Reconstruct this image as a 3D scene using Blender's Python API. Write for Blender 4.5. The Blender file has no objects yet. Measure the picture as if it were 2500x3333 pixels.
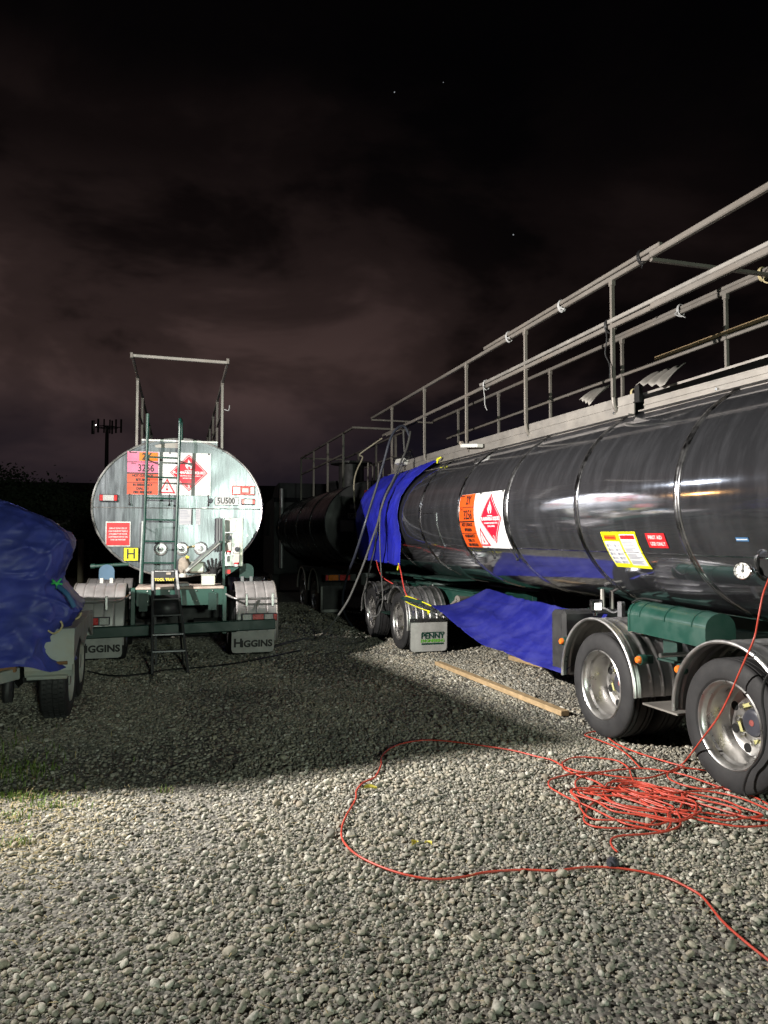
import bpy, bmesh, math, random
import numpy as np
from mathutils import Vector, Matrix, noise as mnoise
R = math.radians
rnd = random.Random(7)
sc = bpy.context.scene
COL = sc.collection
# ---------------------------------------------------------------- camera
F, HZ, CAMH = 2430.0, 1770.0, 1.63          # focal length (px of the 2500x3333 frame), horizon row, eye height
PITCH = math.atan((HZ - 1666.5) / F)
cam = bpy.data.objects.new('camera', bpy.data.cameras.new('camera'))
COL.objects.link(cam)
cam.data.sensor_fit = 'VERTICAL'; cam.data.sensor_height = 36.0; cam.data.lens = 36.0 * F / 3333.0
cam.data.clip_start = 0.05; cam.data.clip_end = 3000
cam.location = (0, 0, CAMH); cam.rotation_euler = (math.pi / 2 + PITCH, 0, 0)
sc.camera = cam
# ---------------------------------------------------------------- night sky
sc.view_settings.view_transform = 'Standard'; sc.view_settings.look = 'None'
sc.view_settings.gamma = 1.0; sc.view_settings.exposure = 0.0; sc.view_settings.use_curve_mapping = False
world = bpy.data.worlds.new('World'); sc.world = world; world.use_nodes = True
def sky_world():
    nt = world.node_tree; nt.nodes.clear(); N = nt.nodes.new; L = nt.links.new
    out = N('ShaderNodeOutputWorld'); bg = N('ShaderNodeBackground'); L(bg.outputs[0], out.inputs[0])
    tc = N('ShaderNodeTexCoord'); sep = N('ShaderNodeSeparateXYZ'); L(tc.outputs['Generated'], sep.inputs[0])
    def ramp(src, stops, interp='EASE'):
        r = N('ShaderNodeValToRGB'); e = r.color_ramp.elements; r.color_ramp.interpolation = interp
        while len(e) < len(stops): e.new(.5)
        for k, (p, c) in enumerate(stops):
            e[k].position = p; e[k].color = c if len(c) == 4 else (*c, 1)
        L(src, r.inputs[0]); return r.outputs[0]
    g = lambda v: (v, v, v)
    el = ramp(sep.outputs[2], [(0, g(.06)), (.05, g(.14)), (.12, g(.42)), (.2, g(1.)), (.3, g(.74)), (.39, g(.42)), (.47, g(.15)), (.56, g(.03))])
    dot = N('ShaderNodeVectorMath'); dot.operation = 'DOT_PRODUCT'; L(tc.outputs['Generated'], dot.inputs[0]); dot.inputs[1].default_value = (-.42, .88, .2)
    az = ramp(dot.outputs['Value'], [(.55, g(.12)), (.78, g(.3)), (.93, g(.85)), (1, g(1))])
    mp = N('ShaderNodeMapping'); L(tc.outputs['Generated'], mp.inputs[0]); mp.inputs['Scale'].default_value = (2.2, 2.2, 4.2); mp.inputs['Location'].default_value = (.76, -1.194, .043)
    nz = N('ShaderNodeTexNoise'); L(mp.outputs[0], nz.inputs[0]); nz.inputs['Scale'].default_value = 1.5; nz.inputs['Detail'].default_value = 5; nz.inputs['Roughness'].default_value = .55; nz.inputs['Distortion'].default_value = .3
    cl = ramp(nz.outputs[0], [(.36, g(.16)), (.5, g(.55)), (.66, g(1.1))])
    def mul(a, b):
        m = N('ShaderNodeMath'); m.operation = 'MULTIPLY'; L(a, m.inputs[0])
        if isinstance(b, float): m.inputs[1].default_value = b
        else: L(b, m.inputs[1])
        return m.outputs[0]
    f = mul(mul(el, az), cl)
    mx = N('ShaderNodeMix'); mx.data_type = 'RGBA'; L(f, mx.inputs[0]); mx.inputs[6].default_value = (.0005, .0005, .0007, 1); mx.inputs[7].default_value = (.060, .037, .034, 1)
    # thin blue air just over the horizon
    lo = ramp(sep.outputs[2], [(0, g(1.)), (.1, g(.75)), (.24, g(0))])
    m2 = N('ShaderNodeMix'); m2.data_type = 'RGBA'; m2.blend_type = 'ADD'; L(lo, m2.inputs[0]); L(mx.outputs[2], m2.inputs[6]); m2.inputs[7].default_value = (.0045, .0046, .0095, 1)
    L(m2.outputs[2], bg.inputs[0]); bg.inputs[1].default_value = 1.0
sky_world()
# ---------------------------------------------------------------- lamps (each stands on a fixture built further down)
WORK = Vector((-4.8, 4.45, 3.5)); WORK_AIM = Vector((4.0, 9.5, 0.4))
EAVE = Vector((4.4, -8.1, 3.0)); EAVE_AIM = Vector((-1.2, 7.5, .6))
YARD = Vector((-21., 21.5, 8.6)); SODIUM = Vector((-24., 22.5, 4.6))
def area_lamp(name, loc, aim, watts, size, color, spread=180):
    l = bpy.data.lights.new(name, 'AREA'); l.energy = watts; l.shape = 'RECTANGLE'; l.size = size[0]; l.size_y = size[1]; l.color = color; l.spread = R(spread)
    o = bpy.data.objects.new(name, l); COL.objects.link(o); o.location = loc
    o.rotation_euler = (Vector(aim) - Vector(loc)).to_track_quat('-Z', 'Y').to_euler(); return o
LIGHT_WORK = area_lamp('work_lamp_light', WORK, WORK_AIM, 860, (.09, .07), (1, .95, .89), 130)
LIGHT_EAVE = area_lamp('pole_lamp_light', EAVE, EAVE_AIM, 700, (.9, .55), (.84, 1, .84), 175)
LIGHT_YARD = area_lamp('yard_lamp_light', YARD, (0, 6, 0), 130, (.6, .25), (.86, .93, 1))
LIGHT_SODIUM = area_lamp('sodium_lamp_light', SODIUM, (0, 6, 1), 60, (.5, .25), (1, .50, .16))
# ---------------------------------------------------------------- helpers
def smooth(t): t = max(0., min(1., t)); return t * t * (3 - 2 * t)
def gz(x, y):
    """ground height: a yard that is nearly flat and rises a little in front of the left tanker"""
    return .14 * smooth((y - 7.2) / 2.6) * smooth((-x - .5) / 1.3) + .012 * math.sin(1.7 * x + .6) * math.sin(1.3 * y + .4) * (1 if y < 40 else 0)
def PX(px, py, Y):
    """world point at forward distance Y seen at that spot of the photograph"""
    a = (px - 1250) / F; b = (1666.5 - py) / F; c, s = math.cos(PITCH), math.sin(PITCH)
    d = Vector((a, c - b * s, s + b * c)); return Vector((0, 0, CAMH)) + d * (Y / d.y)
def GR(px, py, h=0.):
    """point on the ground"""
    a = (px - 1250) / F; b = (1666.5 - py) / F; c, s = math.cos(PITCH), math.sin(PITCH)
    d = Vector((a, c - b * s, s + b * c)); t = -CAMH / d.z; p = Vector((d.x * t, d.y * t, 0))
    for _ in range(4):
        t = (gz(p.x, p.y) - CAMH) / d.z; p = Vector((d.x * t, d.y * t, 0))
    p.z = gz(p.x, p.y) + h; return p
def catmull(pts, sub=8, closed=False):
    P = [Vector(p) for p in pts]; n = len(P); out = []
    rng = range(n if closed else n - 1)
    for i in rng:
        if closed: a, b, c, d = P[(i - 1) % n], P[i], P[(i + 1) % n], P[(i + 2) % n]
        else: a, b, c, d = P[max(i - 1, 0)], P[i], P[i + 1], P[min(i + 2, n - 1)]
        for k in range(sub):
            t = k / sub
            out.append(.5 * ((2 * b) + (c - a) * t + (2 * a - 5 * b + 4 * c - d) * t * t + (3 * b - a - 3 * c + d) * t ** 3))
    if not closed: out.append(P[-1])
    return out
class MB:
    """collects shapes into ONE mesh"""
    def __init__(s): s.v = []; s.f = []; s.m = []
    def add(s, vs, fs, mi=0):
        o = len(s.v); s.v += [tuple(v) for v in vs]; s.f += [tuple(i + o for i in f) for f in fs]; s.m += [mi] * len(fs); return s
    def box(s, c, size, rot=None, mi=0, b=0.):
        hx, hy, hz = size[0] / 2, size[1] / 2, size[2] / 2; c = Vector(c); h = (hx, hy, hz)
        if b <= 0:
            vs = [Vector((x, y, z)) for x in (-hx, hx) for y in (-hy, hy) for z in (-hz, hz)]
            fs = [(0, 1, 3, 2), (4, 6, 7, 5), (0, 4, 5, 1), (2, 3, 7, 6), (0, 2, 6, 4), (1, 5, 7, 3)]
        else:
            b = min(b, min(h) * .9); vs = []; ix = {}
            for sx in (-1, 1):
                for sy in (-1, 1):
                    for sz in (-1, 1):
                        sg = (sx, sy, sz)
                        for a in range(3):
                            ix[(sg, a)] = len(vs)
                            vs.append(Vector([sg[k] * (h[k] if k == a else h[k] - b) for k in range(3)]))
            fs = []
            for a in range(3):
                p, q = [k for k in range(3) if k != a]
                for sa in (-1, 1):
                    def S(sp, sq):
                        g = [0, 0, 0]; g[a] = sa; g[p] = sp; g[q] = sq; return tuple(g)
                    fs.append(tuple(ix[(S(*w), a)] for w in ((-1, -1), (1, -1), (1, 1), (-1, 1))))
                for sp in (-1, 1):
                    for sq in (-1, 1):
                        def S2(sa):
                            g = [0, 0, 0]; g[a] = sa; g[p] = sp; g[q] = sq; return tuple(g)
                        fs.append((ix[(S2(-1), p)], ix[(S2(1), p)], ix[(S2(1), q)], ix[(S2(-1), q)]))
            for sx in (-1, 1):
                for sy in (-1, 1):
                    for sz in (-1, 1): fs.append(tuple(ix[((sx, sy, sz), a)] for a in range(3)))
        if rot is not None:
            if not isinstance(rot, Matrix): rot = Matrix.Rotation(rot[2], 3, 'Z') @ Matrix.Rotation(rot[1], 3, 'Y') @ Matrix.Rotation(rot[0], 3, 'X')
            vs = [rot @ v for v in vs]
        return s.add([v + c for v in vs], fs, mi)
    def beam(s, p, q, w, h, up=(0, 0, 1), b=0., mi=0):
        p, q = Vector(p), Vector(q); d = q - p; y = d.normalized(); x = y.cross(Vector(up))
        if x.length < 1e-4: x = Vector((1, 0, 0))
        x.normalize(); z = x.cross(y); m = Matrix((x, y, z)).transposed()
        return s.box((p + q) / 2, (w, d.length, h), m, mi, b)
    def tube(s, pts, r, n=8, caps=True, closed=False, mi=0):
        P = [Vector(p) for p in pts]; k = len(P); vs = []; fs = []
        T = []
        for i in range(k):
            a = P[(i - 1) % k] if (closed or i > 0) else P[i]; b = P[(i + 1) % k] if (closed or i < k - 1) else P[i]
            t = (b - a); T.append(t.normalized() if t.length > 1e-9 else Vector((0, 0, 1)))
        u = T[0].orthogonal().normalized()
        for i in range(k):
            u = (u - T[i] * u.dot(T[i]))
            u = u.normalized() if u.length > 1e-6 else T[i].orthogonal().normalized()
            w = T[i].cross(u); rr = r[i] if isinstance(r, (list, tuple)) else r
            for j in range(n):
                a = 2 * math.pi * j / n; vs.append(P[i] + (u * math.cos(a) + w * math.sin(a)) * rr)
        for i in range(k if closed else k - 1):
            i2 = (i + 1) % k
            for j in range(n): j2 = (j + 1) % n; fs.append((i * n + j, i * n + j2, i2 * n + j2, i2 * n + j))
        if caps and not closed: fs.append(tuple(range(n))[::-1]); fs.append(tuple((k - 1) * n + j for j in range(n)))
        return s.add(vs, fs, mi)
    def lathe(s, prof, o, axis='x', n=32, a0=0., a1=2 * math.pi, mi=0, capends=False):
        """profile [(radius, distance along axis)]; angle measured from +z"""
        full = abs(a1 - a0 - 2 * math.pi) < 1e-6; o = Vector(o); vs = []; fs = []; m = len(prof); na = n if full else n + 1
        for i in range(na):
            a = a0 + (a1 - a0) * i / n; ca, sa = math.cos(a), math.sin(a)
            for r, h in prof:
                if axis == 'x': p = Vector((h, r * sa, r * ca))
                elif axis == 'y': p = Vector((r * sa, h, r * ca))
                else: p = Vector((r * ca, r * sa, h))
                vs.append(o + p)
        for i in range(n):
            i2 = (i + 1) % na
            for j in range(m - 1): fs.append((i * m + j, i2 * m + j, i2 * m + j + 1, i * m + j + 1))
        return s.add(vs, fs, mi)
    def disc(s, c, r, axis='y', n=20, h=.01, mi=0):
        return s.lathe([(0, -h / 2), (r, -h / 2), (r, h / 2), (0, h / 2)], c, axis, n, mi=mi)
    def grid(s, fn, nu, nv, mi=0, closed_u=False):
        vs = [fn(i / nu, j / nv) for i in range(nu + (0 if closed_u else 1)) for j in range(nv + 1)]; fs = []
        for i in range(nu):
            i2 = (i + 1) % nu if closed_u else i + 1
            for j in range(nv): a = i * (nv + 1) + j; b = i2 * (nv + 1) + j; fs.append((a, b, b + 1, a + 1))
        return s.add(vs, fs, mi)
    def prism(s, poly, fn, t0, t1, mi=0):
        """2-D outline pushed between two depths; fn(u, v, t) -> point"""
        n = len(poly); vs = [fn(u, v, t0) for u, v in poly] + [fn(u, v, t1) for u, v in poly]
        fs = [tuple(range(n))[::-1], tuple(range(n, 2 * n))] + [(i, (i + 1) % n, n + (i + 1) % n, n + i) for i in range(n)]
        return s.add(vs, fs, mi)
    def build(s, name, mat, parent=None, sharp=35, solid=0., sub=0, recalc=True):
        me = bpy.data.meshes.new(name); me.from_pydata(s.v, [], s.f)
        for m in (mat if isinstance(mat, (list, tuple)) else [mat]): me.materials.append(MAT[m] if isinstance(m, str) else m)
        if len(set(s.m)) > 1: me.polygons.foreach_set('material_index', s.m)
        if recalc:
            bm = bmesh.new(); bm.from_mesh(me); bmesh.ops.recalc_face_normals(bm, faces=bm.faces); bm.to_mesh(me); bm.free()
        me.polygons.foreach_set('use_smooth', [True] * len(me.polygons)); me.set_sharp_from_angle(angle=R(sharp)); me.update()
        o = bpy.data.objects.new(name, me); COL.objects.link(o); o.parent = parent
        if solid: md = o.modifiers.new('t', 'SOLIDIFY'); md.thickness = solid; md.offset = 0
        if sub: md = o.modifiers.new('s', 'SUBSURF'); md.levels = sub; md.render_levels = sub
        return o
def thing(name, label, cat, loc=(0, 0, 0), rz=0., group=None):
    o = bpy.data.objects.new(name, None); COL.objects.link(o); o.location = loc; o.rotation_euler = (0, 0, rz); o.empty_display_size = .2
    return tag(o, label, cat, group)
def tag(o, label, cat, group=None, kind=None):
    o['label'] = label; o['category'] = cat
    if group: o['group'] = group
    if kind: o['kind'] = kind
    return o
def dup(o, loc=None, parent=None, mirror=False):
    """a copy of a thing or part with copies of everything under it"""
    c = o.copy(); COL.objects.link(c); c.parent = parent if parent is not None else o.parent
    if loc is not None: c.location = loc
    for ch in list(o.children): dup(ch, parent=c)
    return c
_font = {}
def text2d(body, size, bold=0., sx=1., align='CENTER', font=None):
    cu = bpy.data.curves.new('t', 'FONT'); cu.body = body; cu.size = size; cu.align_x = align; cu.align_y = 'CENTER'; cu.offset = bold; cu.resolution_u = 3
    o = bpy.data.objects.new('t', cu); COL.objects.link(o); bpy.context.view_layer.update()
    me = bpy.data.meshes.new_from_object(o.evaluated_get(bpy.context.evaluated_depsgraph_get()))
    vs = [(v.co.x * sx, v.co.y) for v in me.vertices]; fs = [tuple(p.vertices) for p in me.polygons]
    bpy.data.objects.remove(o); bpy.data.curves.remove(cu); bpy.data.meshes.remove(me); return vs, fs
def lettering(name, lines, fn, mat, parent, depth=.004):
    """flat lettering laid on a surface: lines = [(text, u, v, size, bold, xscale)], fn(u, v, out) -> point"""
    m = MB()
    for body, u, v, size, bold, sx in lines:
        vs, fs = text2d(body, size, bold, sx); m.add([fn(u + a, v + b, depth) for a, b in vs], fs)
    return m.build(name, mat, parent, recalc=False)
# ---------------------------------------------------------------- materials
MAT = {}
def PM(name, col, rough=.5, metal=0., var=.2, vs=5., stretch=(1, 1, 1), bump=0., bs=60., rvar=.1, dirt=0., dcol=(.16, .15, .13), ds=3., dstretch=None, aniso=0., coat=0., emit=None, es=0., spec=None, trans=0., dmin=0.):
    m = bpy.data.materials.new(name); m.use_nodes = True; nt = m.node_tree; N = nt.nodes.new; L = nt.links.new
    p = nt.nodes['Principled BSDF']; tc = N('ShaderNodeTexCoord')
    def noise(scale, st=(1, 1, 1), detail=5, rough_=.6):
        mp = N('ShaderNodeMapping'); L(tc.outputs['Object'], mp.inputs[0]); mp.inputs['Scale'].default_value = st
        n = N('ShaderNodeTexNoise'); L(mp.outputs[0], n.inputs[0]); n.inputs['Scale'].default_value = scale; n.inputs['Detail'].default_value = detail; n.inputs['Roughness'].default_value = rough_; return n.outputs[0]
    def mr(src, a, b, c, d):
        n = N('ShaderNodeMapRange'); L(src, n.inputs[0]); n.inputs[1].default_value = a; n.inputs[2].default_value = b; n.inputs[3].default_value = c; n.inputs[4].default_value = d; return n.outputs[0]
    n1 = noise(vs, stretch)
    mx = N('ShaderNodeMix'); mx.data_type = 'RGBA'; L(mr(n1, .3, .7, 0, 1), mx.inputs[0])
    mx.inputs[6].default_value = (*[c * (1 - var) for c in col], 1); mx.inputs[7].default_value = (*[min(1, c * (1 + var)) for c in col], 1)
    base = mx.outputs[2]; rsock = mr(n1, .3, .7, max(.02, rough - rvar), min(1, rough + rvar)); msock = None
    if dirt > 0:
        n2 = noise(ds, dstretch or stretch, 7, .65); d = mr(n2, .45, .72, dmin, dirt)
        m2 = N('ShaderNodeMix'); m2.data_type = 'RGBA'; L(d, m2.inputs[0]); L(base, m2.inputs[6]); m2.inputs[7].default_value = (*dcol, 1); base = m2.outputs[2]
        m3 = N('ShaderNodeMix'); m3.data_type = 'FLOAT'; L(d, m3.inputs[0]); L(rsock, m3.inputs[2]); m3.inputs[3].default_value = .75; rsock = m3.outputs[0]
        if metal: m4 = N('ShaderNodeMix'); m4.data_type = 'FLOAT'; L(d, m4.inputs[0]); m4.inputs[2].default_value = metal; m4.inputs[3].default_value = metal * .25; msock = m4.outputs[0]
    L(base, p.inputs['Base Color']); L(rsock, p.inputs['Roughness'])
    if msock: L(msock, p.inputs['Metallic'])
    else: p.inputs['Metallic'].default_value = metal
    if bump > 0:
        b = N('ShaderNodeBump'); b.inputs['Strength'].default_value = 1; b.inputs['Distance'].default_value = bump; L(noise(bs, stretch, 4), b.inputs['Height']); L(b.outputs[0], p.inputs['Normal'])
    if aniso:
        p.inputs['Anisotropic'].default_value = aniso; t = N('ShaderNodeTangent'); t.direction_type = 'RADIAL'; t.axis = 'Y'; L(t.outputs[0], p.inputs['Tangent'])
    if coat: p.inputs['Coat Weight'].default_value = coat; p.inputs['Coat Roughness'].default_value = .12
    if spec is not None: p.inputs['Specular IOR Level'].default_value = spec
    if trans: p.inputs['Transmission Weight'].default_value = trans
    if emit: p.inputs['Emission Color'].default_value = (*emit, 1); p.inputs['Emission Strength'].default_value = es
    MAT[name] = m; return m
# polished tank skin: fine grain round the barrel, dust runs, the odd scratch
PM('polished_steel', (.50, .51, .56), .036, 1, .05, 3, (1, 4, 1), 0, 14, .012, .105, (.12, .12, .145), 1.5, (1.4, 6, 1.3), .08, dmin=.06)
PM('band_steel', (.42, .42, .43), .16, 1, .1, 8, dirt=.2, ds=5)
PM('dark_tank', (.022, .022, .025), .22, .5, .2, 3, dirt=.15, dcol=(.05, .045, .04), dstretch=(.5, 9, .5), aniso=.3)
PM('brushed_plate', (.18, .193, .21), .225, .62, .12, 4, (7, 1, .8), .0005, 6, .045, .22, (.19, .20, .22), 2.2, (5, 1, .4))
PM('aluminium', (.58, .57, .56), .33, 1, .14, 6, bump=.0006, bs=35, dirt=.45, dcol=(.24, .22, .2), ds=4)
PM('dull_aluminium', (.33, .31, .285), .5, .6, .14, 4, dirt=.6, dcol=(.2, .18, .155), ds=3)
PM('rail_steel', (.185, .168, .15), .55, .3, .12, 2.5, dirt=.6, dcol=(.15, .12, .095), ds=2)
PM('guard_aluminium', (.50, .49, .48), .33, .95, .12, 7, dirt=.3, dcol=(.2, .19, .18), ds=5)
PM('guard_dusty', (.42, .40, .395), .5, .5, .14, 7, dirt=.7, dcol=(.36, .34, .33), ds=4)
PM('green_paint', (.012, .058, .043), .38, 0, .18, 5, bump=.0004, bs=25, dirt=.3, dcol=(.06, .08, .07), ds=5, coat=.2)
PM('green_dark', (.012, .042, .033), .5, 0, .25, 5, dirt=.4, dcol=(.04, .045, .04), ds=5)
PM('chassis_black', (.012, .012, .013), .6, 0, .3, 8, dirt=.4, dcol=(.04, .036, .03), ds=6)
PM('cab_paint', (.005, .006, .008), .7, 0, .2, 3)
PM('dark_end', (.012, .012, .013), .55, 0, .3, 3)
PM('tyre', (.016, .0158, .017), .75, 0, .25, 9, bump=.0012, bs=50, dirt=.4, dcol=(.042, .04, .039), ds=6)
PM('rubber', (.02, .02, .021), .62, 0, .2, 9, bump=.001, bs=40, dirt=.35, dcol=(.06, .06, .06), ds=6)
PM('hole_black', (.003, .003, .003), .9)
PM('indicator', (.48, .46, .20), .5)
PM('hub_red', (.28, .07, .06), .5)
PM('rim', (.60, .59, .575), .3, 1, .10, 9, dirt=.22, dcol=(.2, .18, .16), ds=6)
PM('chrome', (.78, .78, .78), .1, 1, .05)
PM('bolt', (.6, .6, .58), .3, 1, .1)
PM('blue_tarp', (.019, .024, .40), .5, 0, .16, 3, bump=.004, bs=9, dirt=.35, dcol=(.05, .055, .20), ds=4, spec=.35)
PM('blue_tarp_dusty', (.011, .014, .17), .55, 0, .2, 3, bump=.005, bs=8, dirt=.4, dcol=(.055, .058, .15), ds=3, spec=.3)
PM('blue_tarp_dull', (.045, .06, .33), .5, 0, .25, 3, bump=.006, bs=9, dirt=.5, dcol=(.06, .075, .19), ds=2, spec=.45)
PM('white_sheet', (.62, .62, .61), .35, 0, .05, 6, bump=.002, bs=9)
PM('orange_sheet', (.66, .085, .012), .35, 0, .08, 6, bump=.002, bs=9)
PM('pink_sheet', (.70, .17, .28), .35, 0, .06, 6, bump=.002, bs=9)
PM('salmon_sheet', (.66, .085, .035), .35, 0, .08, 6, bump=.002, bs=9)
PM('amber_sheet', (.62, .19, .01), .35, 0, .08, 6)
PM('red_sheet', (.62, .012, .035), .35, 0, .08, 6, bump=.002, bs=9)
PM('red_sign', (.58, .02, .025), .4, 0, .1, 6)
PM('yellow_sign', (.85, .78, .01), .4, 0, .05, 6)
PM('print_black', (.012, .012, .012), .5)
PM('print_dark', (.06, .05, .05), .5)
PM('print_white', (.66, .66, .66), .45, var=.03)
PM('print_grey', (.30, .31, .36), .5)
PM('print_green', (.12, .42, .03), .5)
PM('print_deep_green', (.008, .045, .03), .5)
PM('print_yellow', (.75, .6, .08), .5)
PM('flap', (.36, .36, .34), .6, 0, .15, 6, bump=.001, bs=25, dirt=.5, dcol=(.2, .2, .19), ds=5)
PM('lens_red', (.50, .010, .010), .3, 0, .15, 30, coat=.15)
PM('lens_amber', (.62, .16, .01), .18, 0, .15, 30, coat=.6)
PM('lens_clear', (.45, .45, .43), .25, 0, .2, 60, coat=.2)
PM('amber_marker', (.75, .17, .02), .3, 0, .1, 20, coat=.4)
PM('wood', (.36, .255, .14), .65, 0, .22, 5, (6, 1.2, 6), .001, 40, dirt=.25, dcol=(.2, .15, .09), ds=4)
PM('deck_board', (.5, .42, .36), .7, 0, .3, 9, bump=.002, bs=30, dirt=.6, dcol=(.26, .14, .1), ds=7)
PM('cord_orange', (.46, .055, .032), .42, 0, .16, 9, dirt=.25, dcol=(.25, .05, .03), ds=14)
PM('cable_black', (.012, .012, .013), .5)
PM('hose_grey', (.085, .083, .08), .5, 0, .2, 9, dirt=.3, dcol=(.1, .1, .09))
PM('hose_blue', (.036, .04, .058), .45, 0, .2, 9, dirt=.3, dcol=(.12, .12, .12))
PM('hose_cream', (.42, .38, .28), .5, 0, .2, 9)
PM('rope_white', (.36, .36, .36), .7, 0, .15, 40)
PM('rope_cream', (.5, .42, .24), .8, 0, .2, 40)
PM('rope_yellow', (.75, .72, .02), .6, 0, .15, 40)
PM('rope_red', (.55, .05, .04), .6, 0, .15, 40)
PM('rope_green', (.06, .6, .14), .6, 0, .2, 40)
PM('strap_blue', (.04, .14, .30), .6, 0, .2, 20)
PM('plate_blue', (.07, .14, .22), .5, 0, .15, 6, dirt=.3, dcol=(.1, .12, .14))
PM('trailer_paint', (.38, .41, .38), .5, 0, .2, 5, bump=.001, bs=20, dirt=.55, dcol=(.24, .16, .08), ds=5)
PM('rust', (.24, .12, .05), .75, 0, .4, 9, bump=.002, bs=30)
PM('ladder_black', (.022, .022, .024), .45, .2, .25, 9, dirt=.3, dcol=(.07, .07, .07))
PM('ladder_alu', (.42, .42, .42), .4, .8, .15, 9, dirt=.3, dcol=(.25, .25, .25))
PM('plastic_white', (.62, .61, .57), .4, 0, .06, 9)
PM('plastic_dark', (.045, .047, .06), .4)
PM('grey_steel', (.22, .22, .23), .45, .7, .2, 6, dirt=.3)
PM('glove', (.014, .014, .015), .8, 0, .3, 30, bump=.001, bs=60)
PM('rag', (.34, .29, .24), .9, 0, .35, 14, bump=.003, bs=25)
PM('paper', (.48, .48, .50), .6, 0, .05)
PM('tub', (.55, .56, .50), .35, .35, .1, 9, dirt=.4, dcol=(.45, .42, .2))
PM('glass_dark', (.01, .011, .014), .08, 0, .1)
PM('cream_panel', (.42, .33, .24), .6, 0, .15, 4)
PM('maroon', (.13, .012, .012), .5, 0, .2)
PM('dish', (.66, .67, .68), .3, .8, .05, 9, bump=.004, bs=9)
PM('bark', (.05, .04, .03), .9, 0, .3, 9)
PM('leaf_dark', (.035, .05, .025), .7, 0, .3, 2)
PM('leaf_yellow', (.55, .48, .08), .6, 0, .2, 20)
PM('shed_wall', (.05, .045, .045), .7, 0, .2, .6)
PM('mast', (.16, .14, .13), .6, .3, .15)
PM('lamp_white', (.9, .9, .9), .3, emit=(1, .97, .92), es=12)
PM('lamp_green', (.9, .9, .9), .3, emit=(.9, 1, .82), es=6)
PM('lamp_sodium', (.9, .6, .3), .3, emit=(1, .5, .16), es=10)
PM('lamp_small', (.9, .9, .9), .3, emit=(1, .96, .9), es=4)
PM('star_glow', (.9, .9, .9), .3, emit=(.9, .95, 1), es=.3)
PM('grass', (.12, .19, .03), .6, 0, .4, 8, trans=0)
PM('dry_grass', (.34, .27, .13), .75, 0, .3, 12)
# ================================================================ the ground and its gravel
def ground_material():
    m = bpy.data.materials.new('gravel_ground'); m.use_nodes = True; nt = m.node_tree; N = nt.nodes.new; L = nt.links.new
    p = nt.nodes['Principled BSDF']; tc = N('ShaderNodeTexCoord')
    vo = N('ShaderNodeTexVoronoi'); L(tc.outputs['Object'], vo.inputs['Vector']); vo.inputs['Scale'].default_value = 38
    sep = N('ShaderNodeSeparateColor'); L(vo.outputs['Color'], sep.inputs[0])
    cr = N('ShaderNodeValToRGB'); e = cr.color_ramp.elements; e[0].color = (.05, .047, .04, 1); e[1].color = (.22, .21, .185, 1); L(sep.outputs[0], cr.inputs[0])
    nz = N('ShaderNodeTexNoise'); L(tc.outputs['Object'], nz.inputs[0]); nz.inputs['Scale'].default_value = .55; nz.inputs['Detail'].default_value = 8; nz.inputs['Roughness'].default_value = .7
    mr = N('ShaderNodeMapRange'); L(nz.outputs[0], mr.inputs[0]); mr.inputs[1].default_value = .5; mr.inputs[2].default_value = .7; mr.inputs[3].default_value = 0; mr.inputs[4].default_value = .7
    mx = N('ShaderNodeMix'); mx.data_type = 'RGBA'; L(mr.outputs[0], mx.inputs[0]); L(cr.outputs[0], mx.inputs[6]); mx.inputs[7].default_value = (.15, .132, .10, 1)
    L(mx.outputs[2], p.inputs['Base Color']); p.inputs['Roughness'].default_value = .85
    b = N('ShaderNodeBump'); b.inputs['Distance'].default_value = .02; b.inputs['Strength'].default_value = .9; b.invert = True; L(vo.outputs['Distance'], b.inputs['Height']); L(b.outputs[0], p.inputs['Normal'])
    MAT['gravel_ground'] = m
ground_material()
def build_ground():
    ax = [0.]; st = .35
    while ax[-1] < 900: ax.append(ax[-1] + st); st *= 1.0 if ax[-1] < 14 else 1.25
    xs = [-a for a in ax[:0:-1]] + ax
    vs = [(x, y + 5, gz(x, y + 5)) for x in xs for y in xs]; n = len(xs)
    fs = [(i * n + j, (i + 1) * n + j, (i + 1) * n + j + 1, i * n + j + 1) for i in range(n - 1) for j in range(n - 1)]
    m = MB(); m.add(vs, fs); o = m.build('ground', 'gravel_ground', recalc=False); o['kind'] = 'structure'; o['label'] = 'grey gravel yard surface under the trucks'
    return o
build_ground()
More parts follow.
